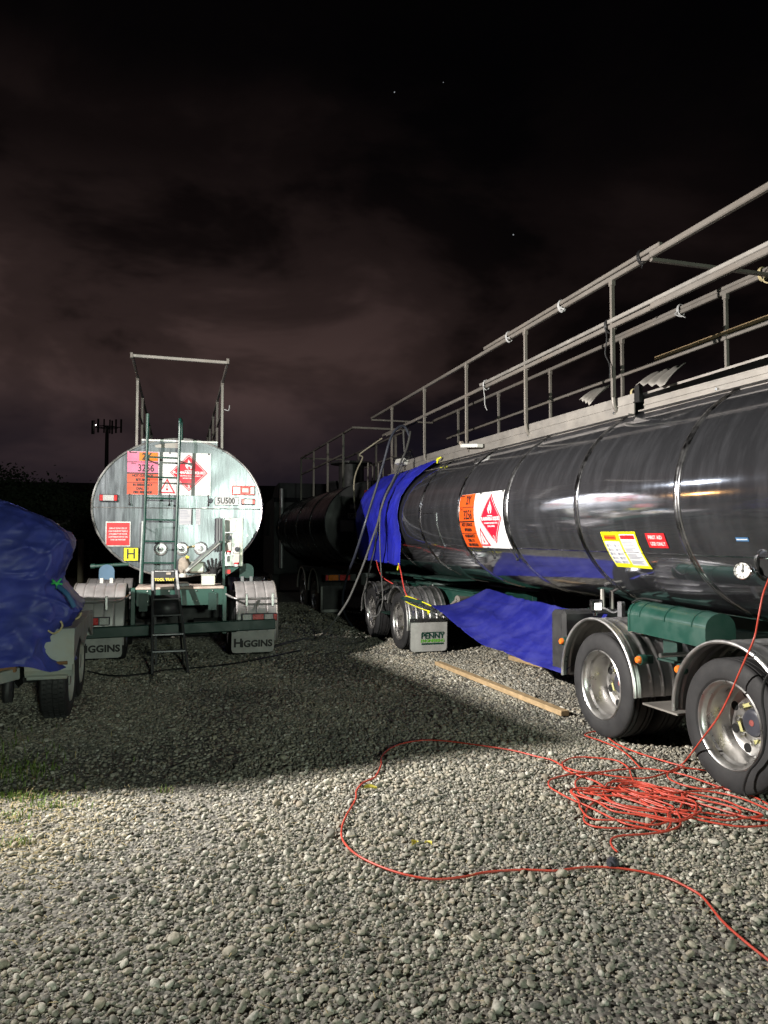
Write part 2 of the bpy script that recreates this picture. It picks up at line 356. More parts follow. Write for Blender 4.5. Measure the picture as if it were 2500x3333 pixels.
def stone_material():
    m = bpy.data.materials.new('stone'); m.use_nodes = True; nt = m.node_tree; N = nt.nodes.new; L = nt.links.new; p = nt.nodes['Principled BSDF']
    oi = N('ShaderNodeObjectInfo'); cr = N('ShaderNodeValToRGB'); e = cr.color_ramp.elements
    st = [(0, (.115, .115, .105)), (.14, (.19, .187, .168)), (.32, (.25, .244, .213)), (.52, (.31, .297, .255)), (.68, (.36, .34, .288)), (.8, (.28, .243, .195)), (.9, (.44, .43, .39)), (1, (.54, .53, .49))]
    while len(e) < len(st): e.new(.5)
    for k, (a, c) in enumerate(st): e[k].position = a; e[k].color = (*c, 1)
    L(oi.outputs['Random'], cr.inputs[0])
    tc = N('ShaderNodeTexCoord'); nz = N('ShaderNodeTexNoise'); L(tc.outputs['Object'], nz.inputs[0]); nz.inputs['Scale'].default_value = 2.5; nz.inputs['Detail'].default_value = 5
    mr = N('ShaderNodeMapRange'); L(nz.outputs[0], mr.inputs[0]); mr.inputs[1].default_value = .25; mr.inputs[2].default_value = .75; mr.inputs[3].default_value = .62; mr.inputs[4].default_value = 1.25
    ml = N('ShaderNodeMix'); ml.data_type = 'RGBA'; ml.blend_type = 'MULTIPLY'; ml.inputs[0].default_value = 1; L(cr.outputs[0], ml.inputs[6]); L(mr.outputs[0], ml.inputs[7])
    ge = N('ShaderNodeNewGeometry'); n2 = N('ShaderNodeTexNoise'); L(ge.outputs['Position'], n2.inputs[0]); n2.inputs['Scale'].default_value = .9; n2.inputs['Detail'].default_value = 6; n2.inputs['Roughness'].default_value = .65
    c2 = N('ShaderNodeValToRGB'); q = c2.color_ramp.elements; q[0].position = .34; q[0].color = (.74, .74, .72, 1); q[1].position = .66; q[1].color = (1.12, 1.08, 1.0, 1); L(n2.outputs[0], c2.inputs[0])   # dust and damp lying in patches over the yard
    m5 = N('ShaderNodeMix'); m5.data_type = 'RGBA'; m5.blend_type = 'MULTIPLY'; m5.inputs[0].default_value = 1; L(ml.outputs[2], m5.inputs[6]); L(c2.outputs[0], m5.inputs[7]); ml = m5
    L(ml.outputs[2], p.inputs['Base Color']); p.inputs['Roughness'].default_value = .68; p.inputs['Specular IOR Level'].default_value = .35
    b = N('ShaderNodeBump'); b.inputs['Distance'].default_value = .0022; b.inputs['Strength'].default_value = .8; L(nz.outputs[0], b.inputs['Height']); L(b.outputs[0], p.inputs['Normal'])
    MAT['stone'] = m
stone_material()
def build_gravel():
    g = np.random.default_rng(5); col = bpy.data.collections.new('stone_shapes'); NV = 14
    for k in range(NV):
        bm = bmesh.new(); bmesh.ops.create_icosphere(bm, subdivisions=3 if k < 6 else 2, radius=1)
        sx = Vector((1, g.uniform(.62, .95), g.uniform(.40, .70)))
        pl = [(Vector(g.normal(size=3)).normalized(), g.uniform(.68, .97)) for _ in range(int(g.integers(5, 11)))]
        for v in bm.verts:
            for nrm, d in pl:
                t = v.co.dot(nrm)
                if t > d: v.co -= nrm * (t - d) * .92
            v.co *= 1 + .10 * mnoise.noise(v.co * 1.4 + Vector((k * 7., 0, 0)))
            v.co = Vector((v.co.x * sx.x, v.co.y * sx.y, v.co.z * sx.z))
        me = bpy.data.meshes.new('stone'); bm.to_mesh(me); bm.free(); me.materials.append(MAT['stone'])
        me.polygons.foreach_set('use_smooth', [True] * len(me.polygons)); me.set_sharp_from_angle(angle=R(60))
        col.objects.link(bpy.data.objects.new('stone', me))
    pts = []; scl = []
    def layer(y0, y1, step, mean, sig, lo, hi, keep=1., lift=.25):
        ny = int((y1 - y0) / step); 
        for j in range(ny):
            y = y0 + j * step; w = .53 * y + 1.3; n = int(2 * w / step)
            x = (np.arange(n) + g.random(n)) * step - w; yy = y + (g.random(n) - .5) * step * 1.6
            r = np.clip(np.exp(g.normal(math.log(mean), sig, n)), lo, hi)
            ok = g.random(n) < keep
            # thin out over the grassy, dusty verge at the left
            verge = np.clip((-x - 1.55) / .6, 0, 1) * np.clip((yy - 3.2) / .5, 0, 1) * np.clip((5.6 - yy) / .6, 0, 1)
            ok &= g.random(n) > .62 * verge
            # worn patches where the fines show
            nzv = np.array([mnoise.noise(Vector((a * .9, b * .9, 3.3))) for a, b in zip(x, yy)])
            ok &= g.random(n) > np.clip((nzv - .10) * 2.6, 0, .58)
            x, yy, r = x[ok], yy[ok], r[ok]
            z = np.array([gz(a, b) for a, b in zip(x, yy)]) + r * lift
            pts.append(np.stack([x, yy, z], 1)); scl.append(r)
    layer(1.7, 5.6, .0155, .0072, .38, .0038, .014, .9, lift=.02)
    layer(1.7, 5.6, .0275, .0108, .38, .006, .022, .85, lift=.5)
    layer(5.6, 8.6, .0215, .0105, .36, .005, .02, lift=.25)
    layer(1.7, 8.6, .085, .0175, .36, .010, .034, .42, lift=.45)
    layer(8.6, 13., .032, .0155, .30, .008, .03, lift=.3)
    layer(13., 19., .06, .024, .28, .012, .035, lift=.3)
    P = np.concatenate(pts); S = np.concatenate(scl); n = len(P)
    me = bpy.data.meshes.new('gravel'); me.vertices.add(n); me.vertices.foreach_set('co', P.astype(np.float32).ravel())
    a = me.attributes.new('scl', 'FLOAT_VECTOR', 'POINT'); sv = S[:, None] * g.uniform(.82, 1.2, (n, 3)); a.data.foreach_set('vector', sv.astype(np.float32).ravel())
    a = me.attributes.new('rot', 'FLOAT_VECTOR', 'POINT'); rv = np.stack([g.normal(0, .34, n), g.normal(0, .34, n), g.uniform(0, 6.283, n)], 1); a.data.foreach_set('vector', rv.astype(np.float32).ravel())
    a = me.attributes.new('idx', 'INT', 'POINT'); a.data.foreach_set('value', g.integers(0, NV, n).astype(np.int32))
    o = bpy.data.objects.new('gravel', me); COL.objects.link(o); o['kind'] = 'stuff'; o['label'] = 'loose grey river gravel covering the whole yard'; o['category'] = 'gravel'
    ng = bpy.data.node_groups.new('scatter', 'GeometryNodeTree'); ng.interface.new_socket('Geometry', in_out='INPUT', socket_type='NodeSocketGeometry'); ng.interface.new_socket('Geometry', in_out='OUTPUT', socket_type='NodeSocketGeometry')
    N = ng.nodes.new; L = ng.links.new; gi = N('NodeGroupInput'); go = N('NodeGroupOutput'); ip = N('GeometryNodeInstanceOnPoints'); ci = N('GeometryNodeCollectionInfo')
    ci.inputs['Collection'].default_value = col; ci.inputs['Separate Children'].default_value = True; ci.inputs['Reset Children'].default_value = True
    def at(nm, t):
        q = N('GeometryNodeInputNamedAttribute'); q.data_type = t; q.inputs['Name'].default_value = nm; return q.outputs[0]
    L(gi.outputs[0], ip.inputs['Points']); L(ci.outputs[0], ip.inputs['Instance']); ip.inputs['Pick Instance'].default_value = True
    L(at('idx', 'INT'), ip.inputs['Instance Index']); L(at('rot', 'FLOAT_VECTOR'), ip.inputs['Rotation']); L(at('scl', 'FLOAT_VECTOR'), ip.inputs['Scale']); L(ip.outputs[0], go.inputs[0])
    o.modifiers.new('scatter', 'NODES').node_group = ng
    print('stones', n)
build_gravel()
# ================================================================ parts the tankers share
def ell(a, b, t): return a * math.sin(t), b * math.cos(t)         # angle t from the top
def wheel(parent, loc, side, name='wheel', rad=.433, width=.262, dish=True, nuts=8, detail=True):
    """road wheel; side -1 shows its outside to -x. Tyre with rim, hub, nuts below it"""
    s = side; w = width; m = MB(); t = rad
    # tyre section, distance measured outwards from the middle of the tread
    half = [(t * .655, .42), (t * .70, .485), (t * .78, .515), (t * .86, .50), (t * .93, .47), (t * .975, .43), (t * .99, .405), (t, .37), (t, .33), (t - .012, .32), (t - .012, .285), (t, .275), (t + .001, .17), (t - .012, .16), (t - .012, .125), (t, .115), (t + .001, 0)]
    prof = [(r, h * w) for r, h in half] + [(r, -h * w) for r, h in half[-2::-1]]
    m.lathe(prof, (0, 0, 0), 'x', 56)
    o = m.build(name, 'tyre', parent, 25); o.location = loc
    m = MB(); f = t * .66; X = lambda d: s * (w * .43 - d)
    m.lathe([(f - .012, X(.03)), (f, X(.004)), (f + .004, X(-.006)), (f - .004, X(-.012)), (f - .016, X(-.004)), (f - .024, X(.012)), (f - .028, X(.04)), (f - .042, X(.056)), (f - .046, X(.085)), (f - .048, X(.17)), (f - .050, X(.20)), (f - .056, X(.210)), (f - .066, X(.214)), (f - .12, X(.214)), (.152, X(.210)), (.145, X(.206)), (.095, X(.205)), (0, X(.205))], (0, 0, 0), 'x', 48)
    m.build('rim', 'rim', o, 30)
    if not detail: return o
    m = MB()
    for k in range(8):
        a = 2 * math.pi * (k + .5) / 8; rr = .198
        m.lathe([(0, X(.210)), (.031, X(.210)), (.033, X(.216))], (0, rr * math.sin(a), rr * math.cos(a)), 'x', 14)
    m.build('hand_hole_discs', 'hole_black', o)['kind'] = 'stuff'  # flat black discs paint the shade inside the open hand holes
    m = MB(); m.lathe([(.090, X(.207)), (.090, X(.192)), (.084, X(.184)), (.06, X(.181)), (0, X(.180))], (0, 0, 0), 'x', 28); hub = m.build('hub', 'plastic_dark', o, 60)
    m = MB(); m.lathe([(.022, X(.183)), (.02, X(.177)), (0, X(.176))], (0, 0, 0), 'x', 16); m.build('hub_cap', 'hub_red', o)
    first = None
    for k in range(nuts):
        a = 2 * math.pi * k / nuts; p = (0, .128 * math.sin(a), .128 * math.cos(a))
        if first is None:
            m = MB(); m.lathe([(.017, X(.207)), (.017, X(.182)), (.011, X(.176)), (.008, X(.168)), (0, X(.168))], (0, 0, 0), 'x', 6); first = m.build('wheel_nut', 'bolt', o); first.location = p
        else: dup(first, p, o)
    for k in range(0, nuts, 2):
        a = 2 * math.pi * k / nuts; b = 2 * math.pi * (k + 1) / nuts; m = MB()
        A, B = [Vector((X(.190), .128 * math.sin(q), .128 * math.cos(q))) for q in (a, b)]
        m.beam(A, B, .024, .005, (1, 0, 0)); m.lathe([(.024, X(.193)), (.024, X(.187))], (0, A.y, A.z), 'x', 12); m.lathe([(.024, X(.193)), (.024, X(.187))], (0, B.y, B.z), 'x', 12)
        m.build('nut_indicator', 'indicator', o)
    return o
def mudguard(parent, cy, cz, x0, x1, rad, a0, a1, mat='guard_aluminium', name='mudguard', ribs=6, lip='aluminium', out=-1):
    """ribbed drum over a wheel; angles from straight up, + towards +y; outer edge carries a rolled lip"""
    m = MB(); n = ribs * 12; prof = []
    for i in range(n + 1):
        u = i / n; ph = (u * ribs) % 1; bump = .009 * smooth((.5 - abs(ph - .5)) * 9) if mat == 'guard_dusty' else .012 * smooth((.19 - abs(ph - .5)) * 9)
        prof.append((rad + bump, x0 + (x1 - x0) * u))
    m.lathe(prof, (0, cy, cz), 'x', 30, a0, a1); m.lathe([(r - .006, h) for r, h in prof], (0, cy, cz), 'x', 30, a0, a1)
    o = m.build(name, mat, parent, 60)
    xo = x0 if out < 0 else x1; m = MB()
    m.tube([(xo, cy + (rad + .004) * math.sin(a0 + (a1 - a0) * i / 36), cz + (rad + .004) * math.cos(a0 + (a1 - a0) * i / 36)) for i in range(37)], .014, 8)
    m.build('rolled_lip', lip, o); return o
def rows(poly, n):
    """convex outline cut into n level strips so that it can be bent round a barrel"""
    lo = min(v for _, v in poly); hi = max(v for _, v in poly); vs = []; fs = []
    for k in range(n + 1):
        v = lo + (hi - lo) * (k / n) * .9998 + (hi - lo) * .0001; xs = []
        for i in range(len(poly)):
            (a, b), (c, d) = poly[i], poly[(i + 1) % len(poly)]
            if (b - v) * (d - v) < 0 or b == v: xs.append(a + (c - a) * (0 if d == b else (v - b) / (d - b)))
        vs += [(min(xs), v), (max(xs), v)]
    return vs, [(2 * k, 2 * k + 1, 2 * k + 3, 2 * k + 2) for k in range(n)]
def sheet(name, poly, fn, mat, parent, out, n=12):
    vs, fs = rows(poly, n); m = MB(); m.add([fn(u, v, out) for u, v in vs], fs); return m.build(name, mat, parent, recalc=False)
def ring2d(poly, k):
    cx = sum(p[0] for p in poly) / len(poly); cy = sum(p[1] for p in poly) / len(poly); return [(cx + (a - cx) * k, cy + (b - cy) * k) for a, b in poly]
FLAME = [(-.02, -1), (-.45, -.72), (-.62, -.3), (-.56, .1), (-.42, -.12), (-.38, .35), (-.25, .1), (-.1, 1), (.02, .55), (.12, .7), (.2, .2), (.34, .45), (.36, .05), (.5, .2), (.6, -.25), (.5, -.7), (.2, -.95), (.26, -.5), (.1, -.3), (.02, -.6), (-.12, -.35), (-.25, -.6)]
def placard(parent, fn, w, h, faded=False):
    """hazard board: number column at the left, flame diamond and triangle at the right; fn(u, v, out), u right and v up from the middle"""
    c = w * .365; x0 = -w / 2; xc = x0 + c; top = h / 2
    rect = lambda a, b, c_, d: [(a, b), (c_, b), (c_, d), (a, d)]
    root = sheet('hazard_placard', rect(x0, -top, -x0, top), fn, 'white_sheet', parent, .006)
    v1, v2, v3, v4 = top, top - h * .245, top - h * .505, top - h * .72
    colsA = ('pink_sheet', 'pink_sheet', 'salmon_sheet', 'salmon_sheet') if faded else ('orange_sheet',) * 4
    for (a, b), cm in zip(((v1, v2), (v2, v3), (v3, v4), (v4, -top)), colsA): sheet('number_panel', rect(x0, b + .003, xc, a - .003), fn, cm, root, .009, 4)
    if faded: sheet('code_patch', rect(x0 + c * .38, v2 + h * .03, xc - c * .02, v1 - h * .02), fn, 'amber_sheet', root, .011, 3)
    m = MB()
    for v, t in ((v2, .004), (v3, .009), (v4, .004)):
        vs, fs = rows(rect(x0, v - t, xc, v + t), 2); m.add([fn(a, b, .0115) for a, b in vs], fs)
    m.build('panel_rules', 'print_black', root, recalc=False)
    mid = (x0 + xc) / 2; tm = 'print_black'
    lettering('number_lettering', [('2Y', mid + c * .12, (v1 + v2) / 2, h * .215, .004, .85), ('3256', mid + c * .1, (v2 + v3) / 2 - h * .015, h * .235, .002, .78), ('HAZCHEM', mid - c * .3, v1 - h * .03, h * .03, .001, 1), ('UN No.', mid - c * .3, v2 - h * .035, h * .03, .001, 1),
        ('HOT CUTBACK', mid, v3 - h * .06, h * .082, .002, .80), ('BITUMEN', mid, v3 - h * .155, h * .082, .002, .9), ('IN EMERGENCY', mid, v4 - h * .055, h * .078, .002, .78), ('DIAL 111', mid, v4 - h * .14, h * .078, .002, .9), ('FIRE BRIGADE', mid, v4 - h * .225, h * .078, .002, .85)], fn, tm, root, .013)
    dx = xc + (w - c) * .58; dy = h * .03; r = h * .435; rx = r * .98
    dia = [(dx, dy - r), (dx + rx, dy), (dx, dy + r), (dx - rx, dy)]
    sheet('flame_diamond', dia, fn, 'red_sheet', root, .010, 16)
    m = MB(); A = ring2d(dia, .94); B = ring2d(dia, .91)
    for i in range(4):
        (a1, b1), (a2, b2), (e1, f1), (e2, f2) = A[i], A[(i + 1) % 4], B[i], B[(i + 1) % 4]
        for k in range(6):
            t, t2 = k / 6, (k + 1) / 6; q = [(a1 + (a2 - a1) * t, b1 + (b2 - b1) * t), (a1 + (a2 - a1) * t2, b1 + (b2 - b1) * t2), (e1 + (e2 - e1) * t2, f1 + (f2 - f1) * t2), (e1 + (e2 - e1) * t, f1 + (f2 - f1) * t)]
            m.add([fn(u, v, .013) for u, v in q], [(0, 1, 2, 3)])
    m.build('diamond_border', 'print_white', root, recalc=False)
    m = MB(); fl = [(dx + a * h * .13, dy + h * .2 + b * h * .125) for a, b in FLAME]; m.add([fn(u, v, .013) for u, v in fl], [tuple(range(len(fl)))])
    m.add([fn(u, v, .013) for u, v in rect(dx - h * .1, dy + h * .045, dx + h * .1, dy + h * .058)], [(0, 1, 2, 3)]); m.build('flame_symbol', 'print_white', root, recalc=False)
    lettering('diamond_lettering', [('FLAMMABLE LIQUID', dx, dy, h * .082, .0025, .98), ('NO SMOKING OR NAKED LIGHTS', dx, dy - h * .075, h * .036, .001, .95), ('WITHIN 5 METRES', dx, dy - h * .13, h * .036, .001, .95), ('3', dx, dy - h * .33, h * .1, .002, 1)], fn, 'print_white', root, .013)
    tx = xc + h * .20; ty = -top + h * .20; tr = h * .185; tri = [(tx - tr, ty - tr * .85), (tx + tr, ty - tr * .85), (tx, ty + tr)]
    sheet('warning_triangle', tri, fn, 'red_sheet', root, .011, 8); sheet('triangle_face', ring2d(tri, .74), fn, 'white_sheet', root, .0125, 8)
    m = MB(); m.add([fn(u, v, .014) for u, v in rect(tx - h * .008, ty - h * .07, tx + h * .008, ty + h * .05)], [(0, 1, 2, 3)]); n = 12
    m.add([fn(tx + math.cos(2 * math.pi * i / n) * h * .026, ty - h * .07 + math.sin(2 * math.pi * i / n) * h * .026, .0145) for i in range(n)], [tuple(range(n))]); m.build('thermometer_symbol', 'red_sheet', root, recalc=False)
    for u in (x0 + .03, .0, -x0 - .03):                          # clip at the top, strap below
        m = MB(); p = fn(u, top - .012, .012); m.lathe([(0, -.006), (.011, -.006), (.011, .006), (0, .006)], p, 'x', 10); m.build('clip', 'rubber', root)
        m = MB(); a, b = fn(u, -top + .01, .016), fn(u + .006, -top - .13, .016); m.tube([a, (Vector(a) + Vector(b)) / 2 + Vector((0, 0, .0)), b], .007, 6); m.lathe([(0, -.012), (.016, -.012), (.016, .012), (0, .012)], b, 'x', 8); m.build('strap', 'rubber', root)
    return root
# ================================================================ RIGHT TANKER TRAILER (heads away to the left of the picture)
YAW = R(17.0)
TR = thing('tanker_trailer', 'long polished steel tanker trailer with handrails filling the right side', 'tanker', (4.59, 1.4035, 0), YAW)
A_, B_ = 1.165, .965
def tcz(y): return 2.005 + .0125 * (y - 7.5)
def skin(y, t, out=0.):
    x, z = ell(A_ + out, B_ + out, t); return Vector((x, y, tcz(y) + z))
def tang(z, y):                                                   # angle on the near (-x) side for a height
    return -math.acos(max(-1, min(1, (z - tcz(y)) / B_)))
def build_right_tank():
    y0, y1 = -2.4, 13.35
    ys = [y0 + (y1 - y0) * i / 46 for i in range(47)]
    m = MB(); n = 96; vs = []; fs = []
    heads = [(13.35 + .30 * math.sin(q), math.cos(q)) for q in [k * math.pi / 2 / 8 for k in range(1, 9)]]
    rings_ = [(y, 1.) for y in ys] + heads
    for y, k in rings_:
        for j in range(n):
            t = 2 * math.pi * j / n; w = .0016 * math.sin(y * 4.6 + 2 * math.sin(3 * t)) + .0012 * mnoise.noise(Vector((y * 1.3, 3 * math.cos(t), 3 * math.sin(t))))
            x, z = ell(A_ * k + w, B_ * k + w, t); vs.append((x, y, tcz(y) + z))
    for i in range(len(rings_) - 1):
        for j in range(n): fs.append((i * n + j, i * n + (j + 1) % n, (i + 1) * n + (j + 1) % n, (i + 1) * n + j))
    fs.append(tuple(range(n)))
    m.add(vs, fs); m.build('tank_shell', 'polished_steel', TR, 50)
    for y in (13.3, 11.55, 10.13, 8.70, 7.36, 5.95, 4.58, 3.2, 1.8, .4, -1.0):   # jacket bands
        m = MB(); w = .035
        def f(u, v, y=y, w=w):
            t = .5 + (2 * math.pi - 1.0) * u; prof = (-1, 0.), (-.8, .007), (-.25, .009), (0, .005), (.25, .009), (.8, .007), (1, 0.)
            a, h = prof[int(round(v * 6))]; return skin(y + a * w, t, h + .001)
        m.grid(f, 90, 6); m.build('jacket_band', 'band_steel', TR, 40)
    # jacket seam lines running along the barrel
    for t in (-2.02,):
        m = MB(); m.tube([skin(y, t, .002) for y in np.linspace(-2.3, 13.2, 40)], .0045, 5); m.build('jacket_seam', 'band_steel', TR)
    # access panel near the front
    ya, yb = 9.95, 9.45; za, zb = -1.55, -2.05; m = MB()
    m.tube([skin(ya, za, .004), skin(yb, za, .004)] + [skin(yb, za + (zb - za) * k / 8, .004) for k in range(1, 9)], .008, 6); m.build('panel_edge', 'band_steel', TR)
build_right_tank()
def build_right_coaming():
    for sx, nm in ((-1, 'coaming'), (1, 'coaming')):
        for ya, yb, h, off in ((5.82, 13.2, .20, 0.), (-2.4, 5.70, .115, .02)):
            m = MB(); x = sx * (.62 - off)
            def zt(y): return tcz(y) + B_ * math.sqrt(1 - (x / A_) ** 2)
            m.beam((x, ya, zt(ya) + h / 2 - .03), (x, yb, zt(yb) + h / 2 - .03), .012, h + .06)
            m.beam((x - sx * .03, ya, zt(ya) + h), (x - sx * .03, yb, zt(yb) + h), .075, .012)
            m.beam((x + sx * .035, ya, zt(ya) + .012), (x + sx * .035, yb, zt(yb) + .012), .07, .012)
            m.beam((x + sx * .011, ya, zt(ya) + h * .62), (x + sx * .011, yb, zt(yb) + h * .62), .008, .012)
            o = m.build(nm, 'dull_aluminium', TR)
            y = ya + .3
            while y < yb:
                m = MB(); m.lathe([(0, -.008), (.014, -.008), (.014, .008), (0, .008)], (x + sx * .014, y, zt(y) + h * .35), 'x', 8); m.build('bolt', 'bolt', o); y += 1.72
    m = MB(); m.box((0, 5.4, 3.0), (1.1, 15.2, .02)); m.build('walkway', 'dull_aluminium', TR)
    m = MB(); m.box((-.62, 5.76, 2.99), (.04, .07, .15)); m.build('coaming_gap_plate', 'hole_black', TR)
build_right_coaming()
RZ, MZ, RX = 4.16, 3.70, .66
def build_right_rails():
    posts = (13.04, 11.3, 9.59, 7.84, 6.09, 1.6)
    for sx in (-1, 1):
        for y in posts:
            zb = tcz(y) + B_ * .84 + .08; x = sx * RX; m = MB()
            bend = [(x, y, zb + .14), (x - sx * .005, y, zb + .075), (x - sx * .03, y, zb + .025), (x - sx * .075, y, zb), (x - sx * .13, y, zb)]
            m.beam((x, y, zb + .14), (x, y, RZ - .02), .042, .03, (0, 1, 0), .005)
            m.tube(catmull(bend, 4), .021, 8); m.build('rail_post', 'rail_steel', TR)
            m = MB(); m.box((x, y, RZ - .03), (.05, .055, .085), b=.006); m.build('rail_bracket', 'rail_steel', TR)
            m = MB(); m.box((x + sx * -.02, y, MZ), (.03, .05, .06), b=.004); m.build('rail_bracket', 'rail_steel', TR)
        for z, w in ((RZ, .042), (MZ, .04)):
            m = MB(); m.beam((sx * RX, 5.5, z), (sx * RX, 14.4 if z == RZ else 13.6, z), w, .045, b=.006); m.build('handrail', 'rail_steel', TR)
            m = MB(); m.beam((sx * RX, -2.4, z + .01), (sx * RX, 5.5, z + .01), w * 1.15, .055, b=.008); m.build('handrail', 'rail_steel', TR)
    for y in (14.4, 5.5):
        m = MB(); m.beam((-RX, y, RZ - .03), (RX, y, RZ - .03), .035, .03); m.build('rail_crossbar', 'rail_steel', TR)
build_right_rails()
def build_right_running_gear():
    # chassis, turntable and axles
    m = MB()
    for sx in (-1, 1): m.box((sx * .42, 4.6, .86), (.1, 4.6, .2), b=.01)
    for y in (2.6, 4.7, 6.6): m.box((0, y, .86), (.8, .12, .16))
    m.build('chassis', 'green_dark', TR)
    m = MB()
    for sx in (-1, 1): m.box((sx * .44, 11.7, .80), (.09, 4.0, .26), b=.01); m.box((sx * .44, 11.7, .94), (.16, 4.0, .02))
    for y in (9.75, 11.0, 12.5): m.box((0, y, .80), (.8, .1, .22))
    m.build('dolly_frame', 'green_paint', TR)
    m = MB(); m.lathe([(.62, .965), (.62, 1.0), (.5, 1.0), (.5, 1.05), (.66, 1.05), (.66, 1.075), (.3, 1.075)], (0, 11.75, 0), 'z', 40); m.box((-.35, 11.75, 1.10), (.7, 3.2, .03)); m.build('turntable', 'green_dark', TR)
    for y in (11.1, 11.75, 12.4):
        m = MB(); m.lathe([(0, 0), (.016, 0), (.016, .03), (0, .03)], (-.60, y, .96), 'z', 8); m.build('turntable_bolt', 'bolt', TR)
    m = MB(); m.tube([(-.52, 9.72, .83), (-.80, 9.62, .86)], .055, 14); m.tube([(-.80, 9.62, .86), (-.95, 9.9, .62)], .022, 8); m.build('spring_hanger', 'rail_steel', TR)
    for y in (3.99, 5.48, 11.0, 12.5):
        m = MB(); m.tube([(-.9, y, .44), (.9, y, .44)], .07, 12); m.build('axle', 'chassis_black', TR)
    for y in (4.06, 5.53, 11.0, 12.5):
        for sx in (-1, 1):
            wheel(TR, (sx * 1.085, y, .445), sx, detail=sx < 0); wheel(TR, (sx * .775, y, .445), -sx, detail=False)
    # mudguards: rear pair, then the pair on the dolly
    mudguard(TR, 4.03, .455, -1.235, -.6, .53, R(-92), R(92)); mudguard(TR, 5.55, .455, -1.235, -.6, .535, R(-92), R(92))
    mudguard(TR, 11.0, .44, -1.235, -.6, .525, R(-100), R(62)); mudguard(TR, 12.5, .44, -1.235, -.6, .525, R(-62), R(88))
    for y in (3.99, 5.52, 11., 12.5): mudguard(TR, y, .44, .6, 1.235, .53, R(-80), R(80), ribs=3, out=1)
    m = MB(); m.box((-.9, 4.755, .405), (.62, .40, .014)); m.build('guard_tread', 'dull_aluminium', TR)
    m = MB(); m.box((-.93, 11.75, .50), (.55, .46, .014)); m.box((-.93, 11.75, .66), (.05, .4, .3)); m.build('guard_step', 'green_dark', TR)
    m = MB(); m.tube([(-.6, 4.75, .80), (-1.2, 4.75, .80)], .018, 8); m.build('guard_stay', 'bolt', TR)
    # black shield in front of the first rear wheel
    m = MB(); m.box((-.87, 6.24, .73), (.66, .24, .56), b=.03); m.box((-.87, 6.20, .47), (.6, .16, .1), b=.02); m.build('black_box', 'rubber', TR)
    for x, y in ((-.72, 6.22), (-.62, 6.22)):
        m = MB(); m.tube([(x, y, .98), (x, y, 1.2)], .022, 8); m.build('box_stay', 'dull_aluminium', TR)
    # small lamp on the guard
    m = MB(); m.box((-.98, 5.93, 1.07), (.12, .05, .11), (0, 0, R(-6)), b=.012); m.tube([(-.98, 5.95, .98), (-.98, 5.95, 1.02)], .02, 8)
    lp = m.build('guard_lamp', 'chrome', TR); m = MB(); m.box((-.975, 5.902, 1.065), (.062, .006, .06), (0, 0, R(-6)), b=.002); m.build('lamp_glass', 'lamp_small', lp)
    m = MB(); m.box((-.86, 5.72, 1.05), (.05, .06, .14), b=.008); m.tube(catmull([(-.86, 5.7, 1.06), (-.9, 5.78, 1.02), (-.93, 5.86, 1.05), (-.97, 5.93, 1.05)], 5), .008, 6); m.build('lamp_switch', 'grey_steel', TR)
    # rounded green locker
    prof = [(-.13, 0), (.13, 0), (.13, .13)] + [(.13 * math.cos(a), .13 + .11 * math.sin(a)) for a in [k * math.pi / 10 for k in range(1, 10)]] + [(-.13, .13)]
    ya, yb = 4.36, 5.24; m = MB(); fn = lambda u, v, t: Vector((-.99 + u, t, .90 + v + .03 * (t - ya)))
    m.prism(prof, fn, ya, yb); lk = m.build('locker', 'green_paint', TR, 40)
    for y in (4.5, 4.80, 5.10):
        m = MB(); m.tube([fn(u * 1.012, .13 + (v - .13) * 1.012, y) for u, v in prof[1:]], .006, 5); m.build('locker_rib', 'green_paint', lk)
    m = MB(); m.prism([(u * 1.04, .12 + (v - .12) * 1.04) for u, v in prof], fn, yb - .015, yb + .012); m.build('locker_end', 'green_paint', lk, 40)
    m = MB(); m.tube(catmull([fn(-.10, .225, yb), fn(-.03, .26, yb - .03), fn(.05, .25, yb - .12), fn(.03, .255, yb - .2)], 5), .009, 6); m.build('locker_latch', 'chassis_black', lk)
    m = MB(); m.box((-1.0, 4.86, .83), (.05, .16, .2)); m.box((-1.0, 4.86, .74), (.14, .2, .016)); m.build('locker_stand', 'green_dark', TR)
    for y, x in ((4.98, -1.215), (4.52, -1.215), (6.12, -1.215)):
        m = MB(); m.lathe([(0, -.03), (.022, -.026), (.030, -.012), (.030, .0), (0, 0)], (x, y, .735), 'x', 16); mk = m.build('side_marker', 'amber_marker', TR)
        m = MB(); m.lathe([(0, 0), (.04, 0), (.04, .05), (0, .05)], (x + .001, y, .735), 'x', 12); m.box((x + .07, y, .735), (.08, .05, .06)); m.build('marker_bracket', 'green_paint', mk)
    # mudflap behind the dolly
    m = MB(); y = 10.46; w, h = .60, .49
    pol = [(-w / 2 + .05, -h / 2), (w / 2 - .05, -h / 2), (w / 2 - .015, -h / 2 + .015), (w / 2, -h / 2 + .05), (w / 2, h / 2), (-w / 2, h / 2), (-w / 2, -h / 2 + .05), (-w / 2 + .015, -h / 2 + .015)]
    fn = lambda u, v, t: Vector((-.905 + u, y - t + .02 * (.5 - v / h) ** 2, .275 + v))
    m.prism(pol, fn, -.004, .004); fl = m.build('mudflap', 'rubber', TR)
    m = MB(); m.prism(ring2d(pol, .955), fn, .003, .007); m.build('flap_face', 'flap', fl)
    m = MB(); m.box((-.905, y - .012, .275 + h / 2 - .02), (w, .02, .05)); m.build('flap_clamp', 'chassis_black', fl)
    for k in range(5):
        m = MB(); m.lathe([(0, -.006), (.008, -.006), (.008, .006), (0, .006)], (-.905 - .24 + .12 * k, y - .026, .275 + h / 2 - .02), 'y', 8); m.build('bolt', 'bolt', fl)
